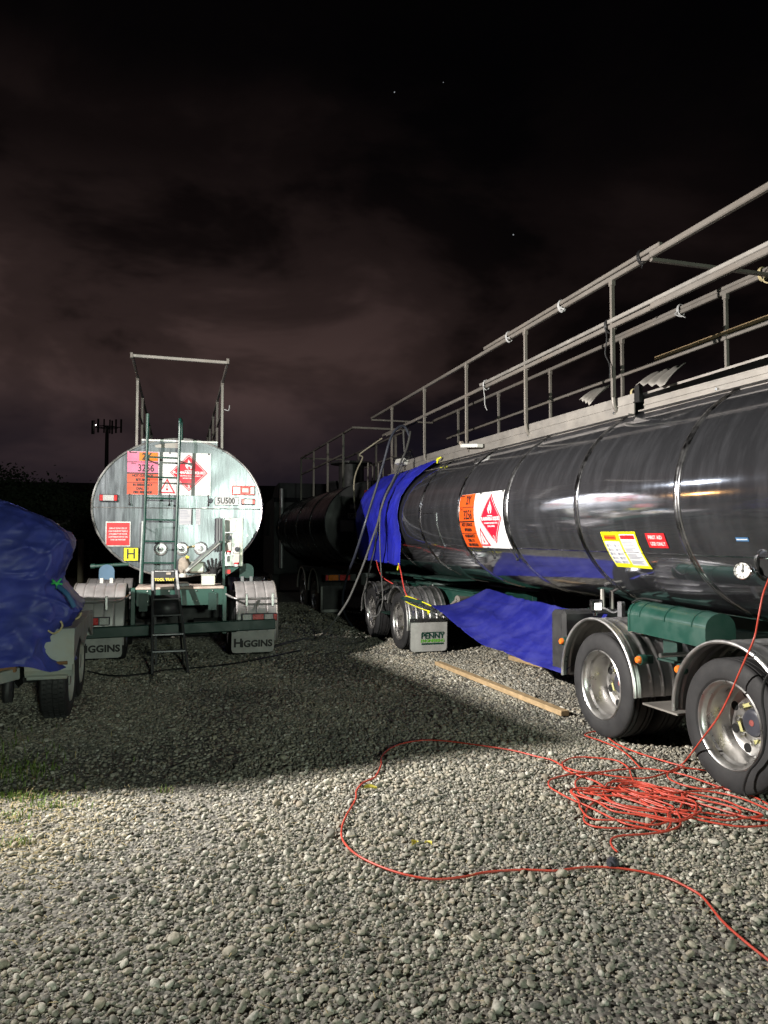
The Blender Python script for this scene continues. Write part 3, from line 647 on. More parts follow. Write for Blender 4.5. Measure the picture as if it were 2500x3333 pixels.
    sheet('flap_logo', [(-.115, -.14), (.235, -.14), (.235, -.115), (-.115, -.115)], fn, 'print_deep_green', fl, .0085, 2); sheet('flap_logo', [(-.115, .035), (.235, .035), (.235, .047), (-.115, .047)], fn, 'print_deep_green', fl, .0085, 2)
    lettering('flap_lettering', [('PENNY', .06, -.012, .112, .004, 1.04)], fn, 'print_deep_green', fl, .009); lettering('flap_lettering', [('ENGINEERING', .06, -.084, .064, .002, .92)], fn, 'print_green', fl, .009)
build_right_running_gear()
def build_right_fittings():
    # board on the barrel
    yc, zc_, w, h = 8.03, 1.90, 1.22, .68
    t0 = tang(zc_, yc)
    def fn(u, v, out):                                            # u to the right in the picture = towards -y
        y = yc - u; t = t0 - math.asin(max(-1, min(1, -v / 1.02))) * .995 if False else t0 + v / 1.0
        return skin(y, t, out + .004)
    placard(TR, fn, w, h)
    yc2, t2 = 5.37, tang(1.575, 5.37)
    fn2 = lambda u, v, out: skin(yc2 - u * .86, t2 + v * .86, out + .003)
    rect = lambda a, b, c_, d: [(a, b), (c_, b), (c_, d), (a, d)]
    s = sheet('first_aid_chart', rect(-.29, -.20, .27, .20), fn2, 'yellow_sign', TR, .001)
    sheet('chart_page', rect(-.27, -.15, -.02, .10), fn2, 'print_white', s, .003); sheet('chart_page', rect(.01, -.165, .25, .175), fn2, 'print_white', s, .003)
    sheet('chart_heading', rect(.02, .125, .24, .165), fn2, 'red_sign', s, .005, 2); sheet('chart_heading', rect(-.25, .115, -.05, .17), fn2, 'amber_sheet', s, .005, 2)
    lettering('chart_lettering', [('BITUMEN BURNS', -.15, .14, .03, .001, .75)], fn2, 'red_sign', s, .007)
    m = MB(); r2 = random.Random(3)
    for k in range(18):
        v = .105 - k * .0145
        if k % 5 != 4: m.add([fn2(a, b, .005) for a, b in rect(.025, v - .004, .025 + r2.uniform(.12, .205), v + .004)], [(0, 1, 2, 3)])
    for k in range(5):
        for j in range(2):
            u = -.255 + j * .125; v = .07 - k * .047; m.add([fn2(a, b, .005) for a, b in rect(u, v - .03, u + .035, v)], [(0, 1, 2, 3)])
            for q in range(3): m.add([fn2(a, b, .005) for a, b in rect(u + .045, v - .006 - q * .01, u + .045 + r2.uniform(.03, .06), v - .001 - q * .01)], [(0, 1, 2, 3)])
    m.build('chart_print', 'print_grey', s, recalc=False)
    yc3, t3 = 4.90, tang(1.655, 4.90); fn3 = lambda u, v, out: skin(yc3 - u, t3 + v, out + .003)
    s = sheet('first_aid_sign', rect(-.115, -.062, .115, .062), fn3, 'red_sign', TR, .001, 4); lettering('sign_lettering', [('FIRST AID', 0, .027, .043, .001, .9), ('USE ONLY', .01, -.027, .043, .001, .9)], fn3, 'print_white', s, .004)
    yc4, t4 = 4.01, tang(1.66, 4.01); fn4 = lambda u, v, out: skin(yc4 - u, t4 + v, out + .003)
    s = sheet('blue_sticker', rect(-.055, -.014, .055, .014), fn4, 'strap_blue', TR, .001, 3); sheet('sticker_stripe', rect(-.048, -.004, .048, .004), fn4, 'print_white', s, .003, 2)
    # gauge standing out of a dark port
    g = skin(3.86, tang(1.50, 3.86), 0); m = MB(); m.lathe([(.115, .03), (.115, -.03), (.09, -.035), (.085, .03)], g, 'x', 28); pt = m.build('gauge_port', 'band_steel', TR)
    m = MB(); m.lathe([(.086, -.012), (0, -.012)], g, 'x', 24); m.build('port_hole_disc', 'hole_black', pt)  # black disc paints the dark inside of the port
    c = skin(3.99, tang(1.505, 3.99), .11); d = Vector((-1, -.45, .12)).normalized(); mt = Vector((0, 0, 1)).rotation_difference(d).to_matrix()
    def put(m0): m0.v = [tuple(mt @ Vector(v) + c) for v in m0.v]; return m0
    m = MB(); m.lathe([(0, -.025), (.05, -.025), (.058, -.015), (.058, .02), (.053, .024), (.05, .015)], (0, 0, 0), 'z', 28); m.tube([(0, 0, -.02), (0, 0, -.14)], .016, 8); gg = put(m).build('gauge', 'chrome', TR)
    m = MB(); m.lathe([(.0515, .014), (0, .014)], (0, 0, 0), 'z', 28); put(m).build('gauge_dial', 'plastic_white', gg)
    m = MB(); m.box((.012, .004, .017), (.05, .006, .002), (0, 0, .3)); m.lathe([(.008, .016), (.008, .02), (0, .02)], (0, 0, 0), 'z', 10)
    for k in range(9): a = R(-40 + 32 * k); m.box((.042 * math.cos(a), .042 * math.sin(a), .0165), (.010, .004, .002), (0, 0, a))
    put(m).build('gauge_needle', 'print_black', gg)
    # folded work lamps lying on the coaming, a loom of wires beside the front post
    m = MB(); m.beam((-.74, 9.52, 2.985), (-.70, 9.05, 2.93), .1, .05, b=.008); wl = m.build('folded_lamp', 'plastic_white', TR)
    for k in range(3): m = MB(); m.beam((-.775 + .03 * k, 9.48, 3.012), (-.735 + .03 * k, 9.08, 2.96), .008, .008); m.build('lamp_fin', 'grey_steel', wl)
    m = MB(); m.beam((-.68, 9.74, 3.06), (-.73, 9.55, 3.0), .06, .05, b=.01); m.build('lamp_arm', 'rag', wl)
    m = MB(); m.box((-.70, 12.35, 3.06), (.12, .28, .09), (0, .4, .2), b=.01); m.build('junction_box', 'plastic_white', TR)
    r2 = random.Random(11)
    for k in range(6):
        P = [Vector((-.68 + r2.uniform(-.05, .06), 12.3 + r2.uniform(-.5, .6), 3.06 + r2.uniform(0, .16))) for _ in range(5)]; m = MB(); m.tube(catmull(P, 5), .009, 5); m.build('loose_wire', 'cable_black', TR)
    # bent corrugated sheets left on the coaming
    for yc_, zc_, ln, tl, nm in ((5.52, 3.09, .40, -.42, 'bent_sheet'), (6.55, 3.13, .2, -.3, 'bent_sheet')):
        m = MB(); f = lambda u, v: Vector((-.68 + .26 * v, yc_ + (u - .5) * ln + .05 * v, zc_ + .028 * (2 * abs(((u * 3.5) % 1) - .5) - .5) + .10 * v - .07 * (1 - v) ** 2 + .10 * (u - .5) * (1 - v)))
        m.grid(f, 28, 5); o = m.build(nm, 'dull_aluminium', TR, 60, solid=.006)
build_right_fittings()
# ================================================================ LEFT TANKER TRAILER (seen square from behind)
LYAW = R(15.4)
TL = thing('tanker_trailer', 'tanker trailer seen from behind with brushed oval end and green ladder', 'tanker', (-2.8, 10.2, 0), LYAW)
LA, LB, LZ = 1.115, .94, 2.125
def lx(cx, y=0.): return (cx - 670) / 497 * (1 + y / 10.58)
def lz(cy, y=0.): return 1.63 + (1347 - cy) / 479 * (1 + y / 10.58)
def lp(cx, cy, y=0.): return Vector((lx(cx, y), y, lz(cy, y)))
def dent(x, z):
    """the plate is not quite flat"""
    d = .0035 * mnoise.noise(Vector((x * 3, z * 3, 1.7)))
    d += .006 * math.exp(-(((x - .7) / .3) ** 2 + ((z - 2.0) / .2) ** 2)) * -1
    return d
def build_left_tank():
    n = 96; m = MB(); vs = []; fs = []; K = 26
    for k in range(1, K + 1):
        for j in range(n):
            t = 2 * math.pi * j / n; x, z = ell(LA * k / K, LB * k / K, t); vs.append((x, dent(x, z + LZ) * (1 - (k / K) ** 6), z + LZ))
    vs.append((0, dent(0, LZ), LZ)); c = len(vs) - 1
    for j in range(n): fs.append((c, j, (j + 1) % n))
    for k in range(K - 1):
        for j in range(n): fs.append((k * n + j, k * n + (j + 1) % n, (k + 1) * n + (j + 1) % n, (k + 1) * n + j))
    m.add(vs, fs); m.build('tank_end', 'brushed_plate', TL, 60)
    m = MB(); f = lambda u, v: Vector((*[ell(LA, LB, 2 * math.pi * u)[0]], 7.6 * v, LZ + ell(LA, LB, 2 * math.pi * u)[1])); m.grid(f, 96, 20, closed_u=True); m.build('tank_shell', 'polished_steel', TL, 60)
    m = MB(); P = [Vector((ell(LA + .004, LB + .004, 2 * math.pi * j / 96)[0], -.006, LZ + ell(LA + .004, LB + .004, 2 * math.pi * j / 96)[1])) for j in range(96)]
    m.tube(P, .016, 8, closed=True); m.build('end_rim', 'aluminium', TL)
    # raised neck above the barrel, with a coaming running forward
    w = .50; zt = 3.035
    left = [(-w, zt), (-w, 2.985), (-w - .02, 2.955), (-w - .07, 2.93)]
    # follow the barrel down so that the plate sits flush on it
    bot = [(-w - .07 + (2 * w + .14) * i / 20,) for i in range(21)]
    bot = [(x[0], LZ + LB * math.sqrt(1 - (x[0] / LA) ** 2) - .05) for x in bot]
    pol = left + bot + [(-a, b) for a, b in left[::-1]]
    m = MB(); m.prism(pol, lambda u, v, t: Vector((u, t, v)), -.012, .006); m.build('neck_plate', 'brushed_plate', TL)
    m = MB(); m.box((0, 3.7, 2.985), (2 * w - .01, 7.4, .09)); m.build('coaming', 'dull_aluminium', TL)
    m = MB(); m.beam((-w, -.016, zt), (w, -.016, zt), .02, .022); m.build('neck_lip', 'aluminium', TL)
    m = MB(); m.tube([(x, dent(x, 2.115) - .006, 2.115) for x in np.linspace(-1.1, 1.1, 40)], .0065, 6); m.build('weld_seam', 'aluminium', TL)
    for x in (.33, .5, .66, .84, 1.0):
        m = MB(); m.box((x, -.02 + dent(x, 2.12), 2.122), (.07, .01, .012)); m.build('seam_clip', 'aluminium', TL)
build_left_tank()
def build_left_rails():
    z = 4.15
    for sx in (-1, 1):
        x = sx * .63
        for y in (1.25, 2.85, 4.45, 6.05, 7.4):
            m = MB(); m.beam((x, y, 2.98), (x, y, z), .042, .04, (0, 1, 0), .005); m.box((x - sx * .06, y, 2.985), (.14, .05, .03)); m.build('rail_post', 'dull_aluminium' if y < 2 else 'rail_steel', TL)
            m = MB(); m.box((x, y, z - .01), (.05, .06, .07), b=.006); m.build('rail_bracket', 'rail_steel', TL)
        m = MB(); m.beam((x, -.08, z), (x, 7.6, z), .035, .035, b=.005); m.build('handrail', 'rail_steel', TL)
        m = MB(); m.beam((x, 1.25, z - .46), (x, 7.6, z - .46), .03, .03, b=.005); m.build('handrail', 'rail_steel', TL)
    m = MB(); m.beam((-.64, -.08, z + .012), (.63, -.08, z - .004), .042, .042, b=.005); m.build('rail_crossbar', 'dull_aluminium', TL)
    for x in (-.64, .63):
        m = MB(); m.box((x, -.08, z + .015), (.04, .06, .075), b=.006); m.build('rail_bracket', 'rail_steel', TL)
    m = MB(); m.tube(catmull([(.66, 1.2, 3.72), (.72, 1.18, 3.7), (.74, 1.18, 3.78)], 4), .009, 6); m.build('rail_hook', 'rope_white', TL)
build_left_rails()
def build_left_ladder():
    y = -.30; r = .019
    m = MB(); m.tube([lp(432, 1604, y), lp(447, 1192, y), lp(455, 780, y), lp(459, 500, y)], r, 8); m.build('ladder_stile', 'green_paint', TL)
    top = [lp(646, 1510, y), lp(658, 1052, y), lp(666, 700, y), lp(668, 555, y), lp(668, 530, y) + Vector((.005, .03, .01)), lp(671, 530, y + .12), lp(678, 545, y + .22), lp(680, 660, y + .28)]
    m = MB(); m.tube(catmull(top, 4), r, 8); m.build('ladder_stile', 'green_paint', TL)
    m = MB(); m.beam(lp(436, 1200, y + .02), lp(425, 1600, y + .02), .03, .03, (0, 1, 0)); m.build('stile_bracket', 'ladder_alu', TL)
    for cy in (785, 915, 1052, 1192, 1332, 1472):
        xa = 447 + (1192 - cy) * .021; xb = 657 + (1052 - cy) * .022
        m = MB(); m.tube([lp(xa, cy - 2, y), lp(xb, cy + 1, y)], .0115, 6); m.build('rung', 'green_paint', TL)
    for p, q in ((lp(455, 800, y), lp(455, 800, -.01)), (lp(664, 800, y), lp(664, 800, -.01)), (lp(446, 1240, y), lp(446, 1240, -.01))):
        m = MB(); m.tube([p, q], .010, 6); m.build('ladder_stay', 'green_paint', TL)
build_left_ladder()
def build_left_signs():
    xc, zc_ = (lx(332) + lx(875)) / 2, (lz(750) + lz(1030)) / 2
    fn = lambda u, v, out: Vector((xc + u, -.022 - out, zc_ + v))
    placard(TL, fn, lx(875) - lx(332), lz(750) - lz(1030), True)
    flat = lambda x, z, y=-.012: (lambda u, v, out: Vector((x + u, y - out, z + v)))
    rect = lambda a, b: [(-a / 2, -b / 2), (a / 2, -b / 2), (a / 2, b / 2), (-a / 2, b / 2)]
    # red notice, H board
    f = flat((lx(207) + lx(353)) / 2, (lz(1212) + lz(1357)) / 2); w, h = lx(353) - lx(207), lz(1212) - lz(1357)
    s = sheet('red_notice', rect(w + .02, h + .03), f, 'aluminium', TL, .002, 2); sheet('notice_face', rect(w, h), f, 'red_sign', s, .005, 2)
    lettering('notice_lettering', [(t, 0, .075 - .038 * k, .028, .0008, .72) for k, t in enumerate(('DISPLAY FRONT SIDE OF', 'SIGN WHENEVER THERE IS', 'A POSSIBILITY OF WATER', 'CONTAMINATION IN THE', 'TANK OR PIPEWORK'))], f, 'print_white', s, .008)
    f = flat((lx(315) + lx(412)) / 2, (lz(1370) + lz(1458)) / 2, -.03); w, h = lx(412) - lx(315), lz(1370) - lz(1458)
    s = sheet('hot_board', rect(w, h), f, 'print_black', TL, .002, 2); sheet('board_face', rect(w - .016, h - .016), f, 'yellow_sign', s, .005, 2); lettering('board_lettering', [('H', 0, 0, .19, .002, .9)], f, 'print_black', s, .008)
    # number plate with its lamp
    f = flat((lx(905) + lx(1067)) / 2, (lz(1038) + lz(1090)) / 2, -.03); w, h = lx(1067) - lx(905), .115
    s = sheet('number_plate', rect(w, h), f, 'print_dark', TL, .001, 2); sheet('plate_face', rect(w - .012, h - .012), f, 'print_white', s, .004, 2); lettering('plate_lettering', [('5U500', -.012, 0, .112, .003, .80)], f, 'print_black', s, .006)
    m = MB(); m.lathe([(0, -.07), (.028, -.07), (.034, -.05), (.034, -.012), (0, -.012)], (lx(878), 0, lz(1063)), 'y', 16); m.build('plate_lamp', 'plastic_dark', TL)
    # papers
    for a, b in ((672, 760), (780, 810)):
        f = flat((lx(a) + lx(b)) / 2, (lz(1120) + lz(1222)) / 2, -.008); w, h = lx(b) - lx(a), lz(1120) - lz(1222)
        s = sheet('notice_paper', rect(w, h), f, 'paper', TL, .002, 2); m = MB(); r2 = random.Random(a)
        for k in range(9):
            if k == 6: continue
            v = h * .42 - k * h * .1; ww = w * r2.uniform(.5, .85); m.add([f(u - w * .02, vv, .004) for u, vv in ((-w * .43, v - .004), (-w * .43 + ww, v - .004), (-w * .43 + ww, v + .004), (-w * .43, v + .004))], [(0, 1, 2, 3)])
        m.build('paper_print', 'print_grey', s, recalc=False)
    # lamps on the end plate
    def lampblock(cx0, cx1, cy0, cy1, segs, name):
        x0, x1, z0, z1 = lx(cx0), lx(cx1), lz(cy1), lz(cy0); m = MB(); m.box(((x0 + x1) / 2, -.022, (z0 + z1) / 2), (x1 - x0, .04, z1 - z0), b=.006); s = m.build(name, segs[0], TL)
        for a, b, mt in segs[1:]:
            m = MB(); m.box((x0 + (x1 - x0) * (a + b) / 2, -.045, (z0 + z1) / 2), ((x1 - x0) * (b - a), .012, (z1 - z0) * .78), b=.004); m.build('lens', mt, s)
    lampblock(160, 275, 1030, 1078, ('plastic_dark', (.02, .2, 'lens_red'), (.2, .8, 'lens_clear'), (.8, .98, 'lens_red')), 'tail_lamp')
    lampblock(1085, 1180, 1045, 1087, ('plastic_dark', (.02, .2, 'lens_red'), (.2, .8, 'lens_clear'), (.8, .98, 'lens_red')), 'tail_lamp')
    lampblock(1020, 1178, 960, 1022, ('lens_red', (.04, .36, 'lens_clear'), (.40, .74, 'lens_red'), (.79, .97, 'lens_clear')), 'tail_lamp')
    m = MB(); x0, x1 = lx(1090), lx(1130); m.box(((x0 + x1) / 2, -.056, lz(990)), (x1 - x0, .008, .05)); m.build('lamp_window', 'lens_clear', TL)
    # domed fittings low on the plate
    for cx, cy in ((552, 1380), (690, 1380), (815, 1378)):
        m = MB(); x, z = lx(cx), lz(cy); m.lathe([(.094, -.004), (.09, -.018), (.075, -.03), (.05, -.022), (.03, -.03), (0, -.034)], (x, 0, z), 'y', 28); m.build('blank_flange', 'dish', TL, 60)
    m = MB(); m.tube([lp(722, 1372, -.03), lp(775, 1362, -.035)], .014, 8); m.build('link_pipe', 'rope_cream', TL)
    m = MB(); m.lathe([(0, -.03), (.013, -.03), (.016, 0)], lp(1127, 1292), 'y', 10); m.build('bolt', 'bolt', TL)
build_left_signs()
def build_left_controls():
    y = -.30
    # socket cabinet
    x0, x1, z0, z1 = lx(975, y), lx(1102, y), lz(1497, y), lz(1172, y); cx = (x0 + x1) / 2; cz = (z0 + z1) / 2
    m = MB(); m.box((cx, -.13, cz), (x1 - x0, .22, z1 - z0), b=.004); cab = m.build('socket_cabinet', 'aluminium', TL)
    m = MB(); m.box((x1 - .035, -.25, cz), (.055, .025, z1 - z0), b=.003); m.build('cabinet_channel', 'tub', cab)
    m = MB(); m.box((x0 + .08, -.26, z1 - .11), (.145, .035, .17), b=.006); m.build('fuse_cover', 'plastic_white', cab)
    m = MB(); m.box((x0 + .06, -.248, z1 - .22), (.10, .012, .022)); m.build('cover_shade', 'plastic_dark', cab)
    for ox, oz in ((.052, -.315), (.160, -.475)):
        m = MB(); m.box((x0 + ox, -.26, z1 + oz + .04), (.092, .04, .1), b=.008); m.box((x0 + ox, -.275, z1 + oz - .08), (.088, .07, .13), (R(14), 0, 0), b=.012); s = m.build('power_socket', 'plastic_white', cab)
        m = MB(); m.lathe([(.034, -.28), (.034, -.30), (0, -.30)], (x0 + ox + .006, 0, z1 + oz + .045), 'y', 18); m.box((x0 + ox + .006, -.307, z1 + oz + .045), (.014, .014, .06), (0, R(50), 0)); m.build('socket_knob', 'plastic_dark', s)
        m = MB(); m.lathe([(.033, 0), (.033, .022), (0, .022)], (x0 + ox, -.30, z1 + oz - .155), 'z', 16); m.build('socket_ring', 'red_sign', s)
        m = MB(); m.lathe([(.031, 0), (.028, -.03), (0, -.034)], (x0 + ox, -.30, z1 + oz - .156), 'z', 16); m.build('socket_cap', 'print_white', s)
    m = MB(); m.box((x0 + .055, -.245, z0 + .1), (.04, .006, .075), b=.003); m.build('cabinet_tag', 'print_white', cab)
    for k in range(3):
        m = MB(); m.box((x0 - .03 - .033 * k, -.20 + .02 * k, cz + .10), (.026, .05, z1 - z0 - .2), b=.006); m.build('cabinet_pipe', 'grey_steel', cab)
    m = MB(); m.beam(lp(966, 1180, y - .04), lp(970, 1640, y - .04), .032, .04, (0, 1, 0)); m.build('upright', 'green_paint', TL)
    pol = [lp(975, 1503, y), lp(1075, 1503, y), lp(985, 1562, y)]; m = MB(); m.add([p + Vector((0, d, 0)) for d in (-.01, .01) for p in pol], [(0, 1, 2), (3, 5, 4), (0, 1, 4, 3), (1, 2, 5, 4), (2, 0, 3, 5)]); gs = m.build('gusset', 'green_paint', TL)
    m = MB(); a, b = lp(978, 1545, y), lp(1014, 1518, y); m.box(((a.x + b.x) / 2, y - .018, (a.z + b.z) / 2), (b.x - a.x, .01, b.z - a.z)); m.build('reflector', 'lens_red', gs)
    # folding arm
    m = MB(); m.beam(lp(948, 1332, -.28), lp(715, 1530, -.34), .05, .075, (0, -1, .2), .008); ar = m.build('folding_arm', 'aluminium', TL)
    m = MB(); m.beam(lp(938, 1326, -.33), lp(735, 1500, -.385), .012, .02, (0, -1, .2)); m.build('arm_flange', 'grey_steel', ar)
    m = MB(); m.lathe([(0, -.38), (.018, -.38), (.018, -.24), (0, -.24)], (lx(946, -.3), 0, lz(1334, -.3)), 'y', 12); m.build('arm_pivot', 'green_dark', ar)
    # valve wrapped in a rag
    m = MB(); c = lp(705, 1490, -.30)
    f = lambda u, v: c + Vector((math.sin(math.pi * v) * math.cos(2 * math.pi * u) * .075, math.sin(math.pi * v) * math.sin(2 * math.pi * u) * .07, -math.cos(math.pi * v) * .10)) * (1 + .35 * mnoise.noise(Vector((math.cos(2 * math.pi * u) * 1.6, math.sin(2 * math.pi * u) * 1.6, v * 3))))
    m.grid(f, 22, 14, closed_u=True); vv = m.build('wrapped_valve', 'rag', TL, 80)
    m = MB(); m.tube([c + Vector((.02, 0, .07)), c + Vector((.035, -.01, .125))], .016, 8); m.box(c + Vector((.045, -.02, .115)), (.05, .03, .03), (0, .4, 0), b=.006); m.build('valve_handle', 'print_yellow', vv)
    m = MB(); m.lathe([(.05, 0), (.055, .03), (.03, .05), (0, .05)], c + Vector((-.01, -.01, -.15)), 'z', 16); m.build('valve_flange', 'plastic_white', vv)
    # small clear tank behind the gloves
    m = MB(); a = lp(790, 1500, -.22); m.box(a, (.20, .10, .15), b=.02); m.build('sight_tank', 'tub', TL)
    # deck with boards, riveted front plate
    yd0, yd1 = -.78, -.05; zt = 1.085; x0, x1 = lx(395, yd0), lx(972, yd0)
    n = 5
    for k in range(n):
        w = (yd1 - yd0) / n; m = MB(); m.box(((x0 + x1) / 2, yd0 + w * (k + .5), zt - .012 + rnd.uniform(-.002, .002)), (x1 - x0, w - .006, .028), b=.003); m.build('deck_board', 'deck_board', TL)
    m = MB(); m.box(((x0 + x1) / 2, yd0 + .012, zt - .13), (x1 - x0 - .02, .012, .205), b=.002); fp = m.build('deck_front', 'green_paint', TL)
    for cx in (470, 610, 790, 897):
        for cy in (1655, 1720):
            m = MB(); p = lp(cx, cy, yd0); m.lathe([(0, -.014), (.008, -.012), (.013, 0), (.013, .01)], (p.x, yd0 + .006, p.z), 'y', 10); m.build('bolt', 'bolt', fp)
    for xx in (x0 - .03, x1 + .01):
        m = MB(); m.box((xx, yd0 + .05, .78), (.055, .08, .60), b=.006); m.build('frame_post', 'green_paint', TL)
    for sx in (-1, 1):
        m = MB(); m.box((sx * .42, 2.5, .90), (.1, 6.6, .22)); m.build('chassis_rail', 'green_dark', TL)
build_left_controls()
def build_left_rear():
    y = -.88
    m = MB(); m.box((0, .55, .70), (1.2, .12, .78), b=.02); m.build('cross_member', 'chassis_black', TL)  # black box added to block light and keep the space below the tank dark
    m = MB(); m.box((0, y, .575), (2.42, .09, .135), (0, R(-1.3), 0), b=.012); m.build('bumper_bar', 'green_dark', TL)
    wz = .14 + .434
    for sx in (-1, 1):
        for yy in (-.28, 1.1):
            wheel(TL, (sx * 1.08, yy, wz), sx, detail=False); wheel(TL, (sx * .77, yy, wz), -sx, detail=False)
        m = MB(); m.tube([(sx * .2, -.28, wz), (sx * .75, -.28, wz)], .07, 10); m.build('axle', 'chassis_black', TL)
        xa, xb = (-1.25, -.64) if sx < 0 else (.72, 1.24)
        mudguard(TL, -.30, wz + .01, xa, xb, .53, R(-112), R(72), 'guard_dusty', ribs=5 if sx < 0 else 4, lip='dull_aluminium', out=sx)
        mudguard(TL, 1.1, wz + .01, xa, xb, .53, R(-60), R(90), 'guard_dusty', ribs=5 if sx < 0 else 4, lip='dull_aluminium', out=sx)
        # tie bar over the guard with its clips
        zb = .93; yb = -.90
        m = MB(); m.tube(catmull([(sx * 1.22, yb, zb), (sx * .80, yb, zb), (sx * .68, yb + .03, zb + .01), (sx * .55, yb + .2, zb + .08)], 5), .015, 8); m.build('guard_stay', 'aluminium', TL)
        for xx in (sx * 1.17, sx * .84):
            m = MB(); m.box((xx, yb - .004, zb - .02), (.035, .03, .17), b=.006); m.lathe([(0, -.01), (.01, -.01), (.01, .01), (0, .01)], (xx, yb - .022, zb - .07), 'y', 8); m.build('stay_clip', 'aluminium', TL)
        # lamp cluster over the bumper
        x0, x1 = (-1.20, -.80) if sx < 0 else (.78, 1.23); zc_ = .69
        m = MB(); m.box(((x0 + x1) / 2, y + .01, zc_), (x1 - x0, .06, .10), b=.008); tl = m.build('tail_lamp', 'plastic_dark', TL)
        w = x1 - x0; segs = ((.02, .30, 'lens_clear'), (.30, .68, 'lens_red'), (.70, .98, 'lens_clear')) if sx < 0 else ((.02, .28, 'lens_clear'), (.30, .62, 'lens_red'), (.64, .88, 'lens_clear'), (.89, .99, 'lens_red'))
        for a, b, mt in segs: m = MB(); m.box((x0 + w * (a + b) / 2, y - .026, zc_), (w * (b - a) - .006, .014, .082), b=.004); m.build('lens', mt, tl)
        # white mudflap with lettering
        xm = -.93 if sx < 0 else .93; h = .27; w = .54; zm = .37
        pol = [(-w / 2 + .05, -h / 2), (w / 2 - .05, -h / 2), (w / 2 - .012, -h / 2 + .012), (w / 2, -h / 2 + .05), (w / 2, h / 2), (-w / 2, h / 2), (-w / 2, -h / 2 + .05), (-w / 2 + .012, -h / 2 + .012)]
        fn = lambda u, v, t, xm=xm: Vector((xm + u, -.84 - t + .03 * (.5 - v / .27) ** 2 + .008 * math.sin(9 * u), zm + v))
        m = MB(); m.prism(pol, fn, -.005, .005); fl = m.build('mudflap', 'flap', TL); lettering('flap_lettering', [('H', -.19, -.01, .15, .005, 1.05), ('IGGINS', .048, -.022, .118, .005, 1.05)], fn, 'print_black', fl, .009)
        # rounded blanking plate standing on the guard
        xp = lx(212, -.2) if sx < 0 else lx(1125, -.2); m = MB()
        pol = [(-.095, 0), (.095, 0), (.095, .11)] + [(.095 * math.cos(a), .11 + .085 * math.sin(a)) for a in [k * math.pi / 10 for k in range(1, 10)]] + [(-.095, .11)]
        m.prism(pol, lambda u, v, t, xp=xp: Vector((xp + u, -.2 + t, 1.165 + v)), 0, .02); bp = m.build('rounded_plate', 'plate_blue' if sx < 0 else 'green_dark', TL)
        for d in (-.06, .06): m = MB(); m.box((xp + d, -.215, 1.13), (.04, .012, .11)); m.build('plate_leg', 'plastic_white' if sx < 0 else 'grey_steel', bp)
    m = MB(); m.tube([lp(112, 1490, -.1), lp(350, 1478, -.1)], .024, 10); m.tube([lp(112, 1490, -.1), lp(140, 1488, -.1)], .032, 10); m.build('discharge_pipe', 'green_paint', TL)
    m = MB()
    for k in range(5): m.box((rnd.uniform(-.4, .4), rnd.uniform(-.2, .6), rnd.uniform(.6, .85)), (rnd.uniform(.1, .3), .2, rnd.uniform(.08, .2)), b=.02)
    m.build('brake_gear', 'chassis_black', TL)
build_left_rear()
# things left on the rear deck
def on_left(o): o.location = TL.matrix_world @ Vector((0, 0, 0)) if False else (-2.8, 10.2, 0); o.rotation_euler = (0, 0, LYAW); return o
def deck_things():
    y = -.55
    m = MB(); p = lp(866, 1578, y); m.box((p.x, y, 1.16), (.175, .16, .135), b=.008); o = on_left(m.build('storage_tub', 'tub'))
    tag(o, 'small pale metal tub on the deck under the socket cabinet', 'tub'); m = MB(); m.box((p.x, y, 1.228), (.19, .175, .014), b=.004); m.build('rim', 'tub', o)
    # pair of black gloves stood on end
    g = thing('work_glove', 'black work glove standing fingers up beside the metal tub', 'glove', (-2.8, 10.2, 0), LYAW)
    c = lp(905, 1540, -.33); m = MB()
    m.tube([c + Vector((0, 0, -.08)), c + Vector((0, 0, -.02)), c + Vector((-.005, 0, .06))], [.035, .048, .052], 10)
    for k, (dx, ln, ti) in enumerate(((-.045, .12, -.35), (-.018, .15, -.1), (.012, .145, .1), (.038, .11, .3))):
        a = c + Vector((dx, 0, .05)); m.tube(catmull([a, a + Vector((ti * ln * .5, -.005, ln * .5)), a + Vector((ti * ln * 1.1, .0, ln))], 4), [.016] * 8 + [.010], 7)
    m.tube([c + Vector((.04, 0, -.01)), c + Vector((.085, -.01, .045))], [.018, .011], 7); m.build('glove_body', 'glove', g, 60)
    m = MB(); p = lp(690, 1600, -.6); m.box((p.x + .02, -.6, 1.105), (.15, .12, .05), b=.008); o = on_left(m.build('metal_tray', 'grey_steel')); tag(o, 'small dark steel tray lying on the deck beside the stepladder', 'tray')
    m = MB(); m.box((p.x + .02, -.6, 1.133), (.12, .09, .01)); m.build('tray_lid', 'rag', o)
deck_things()
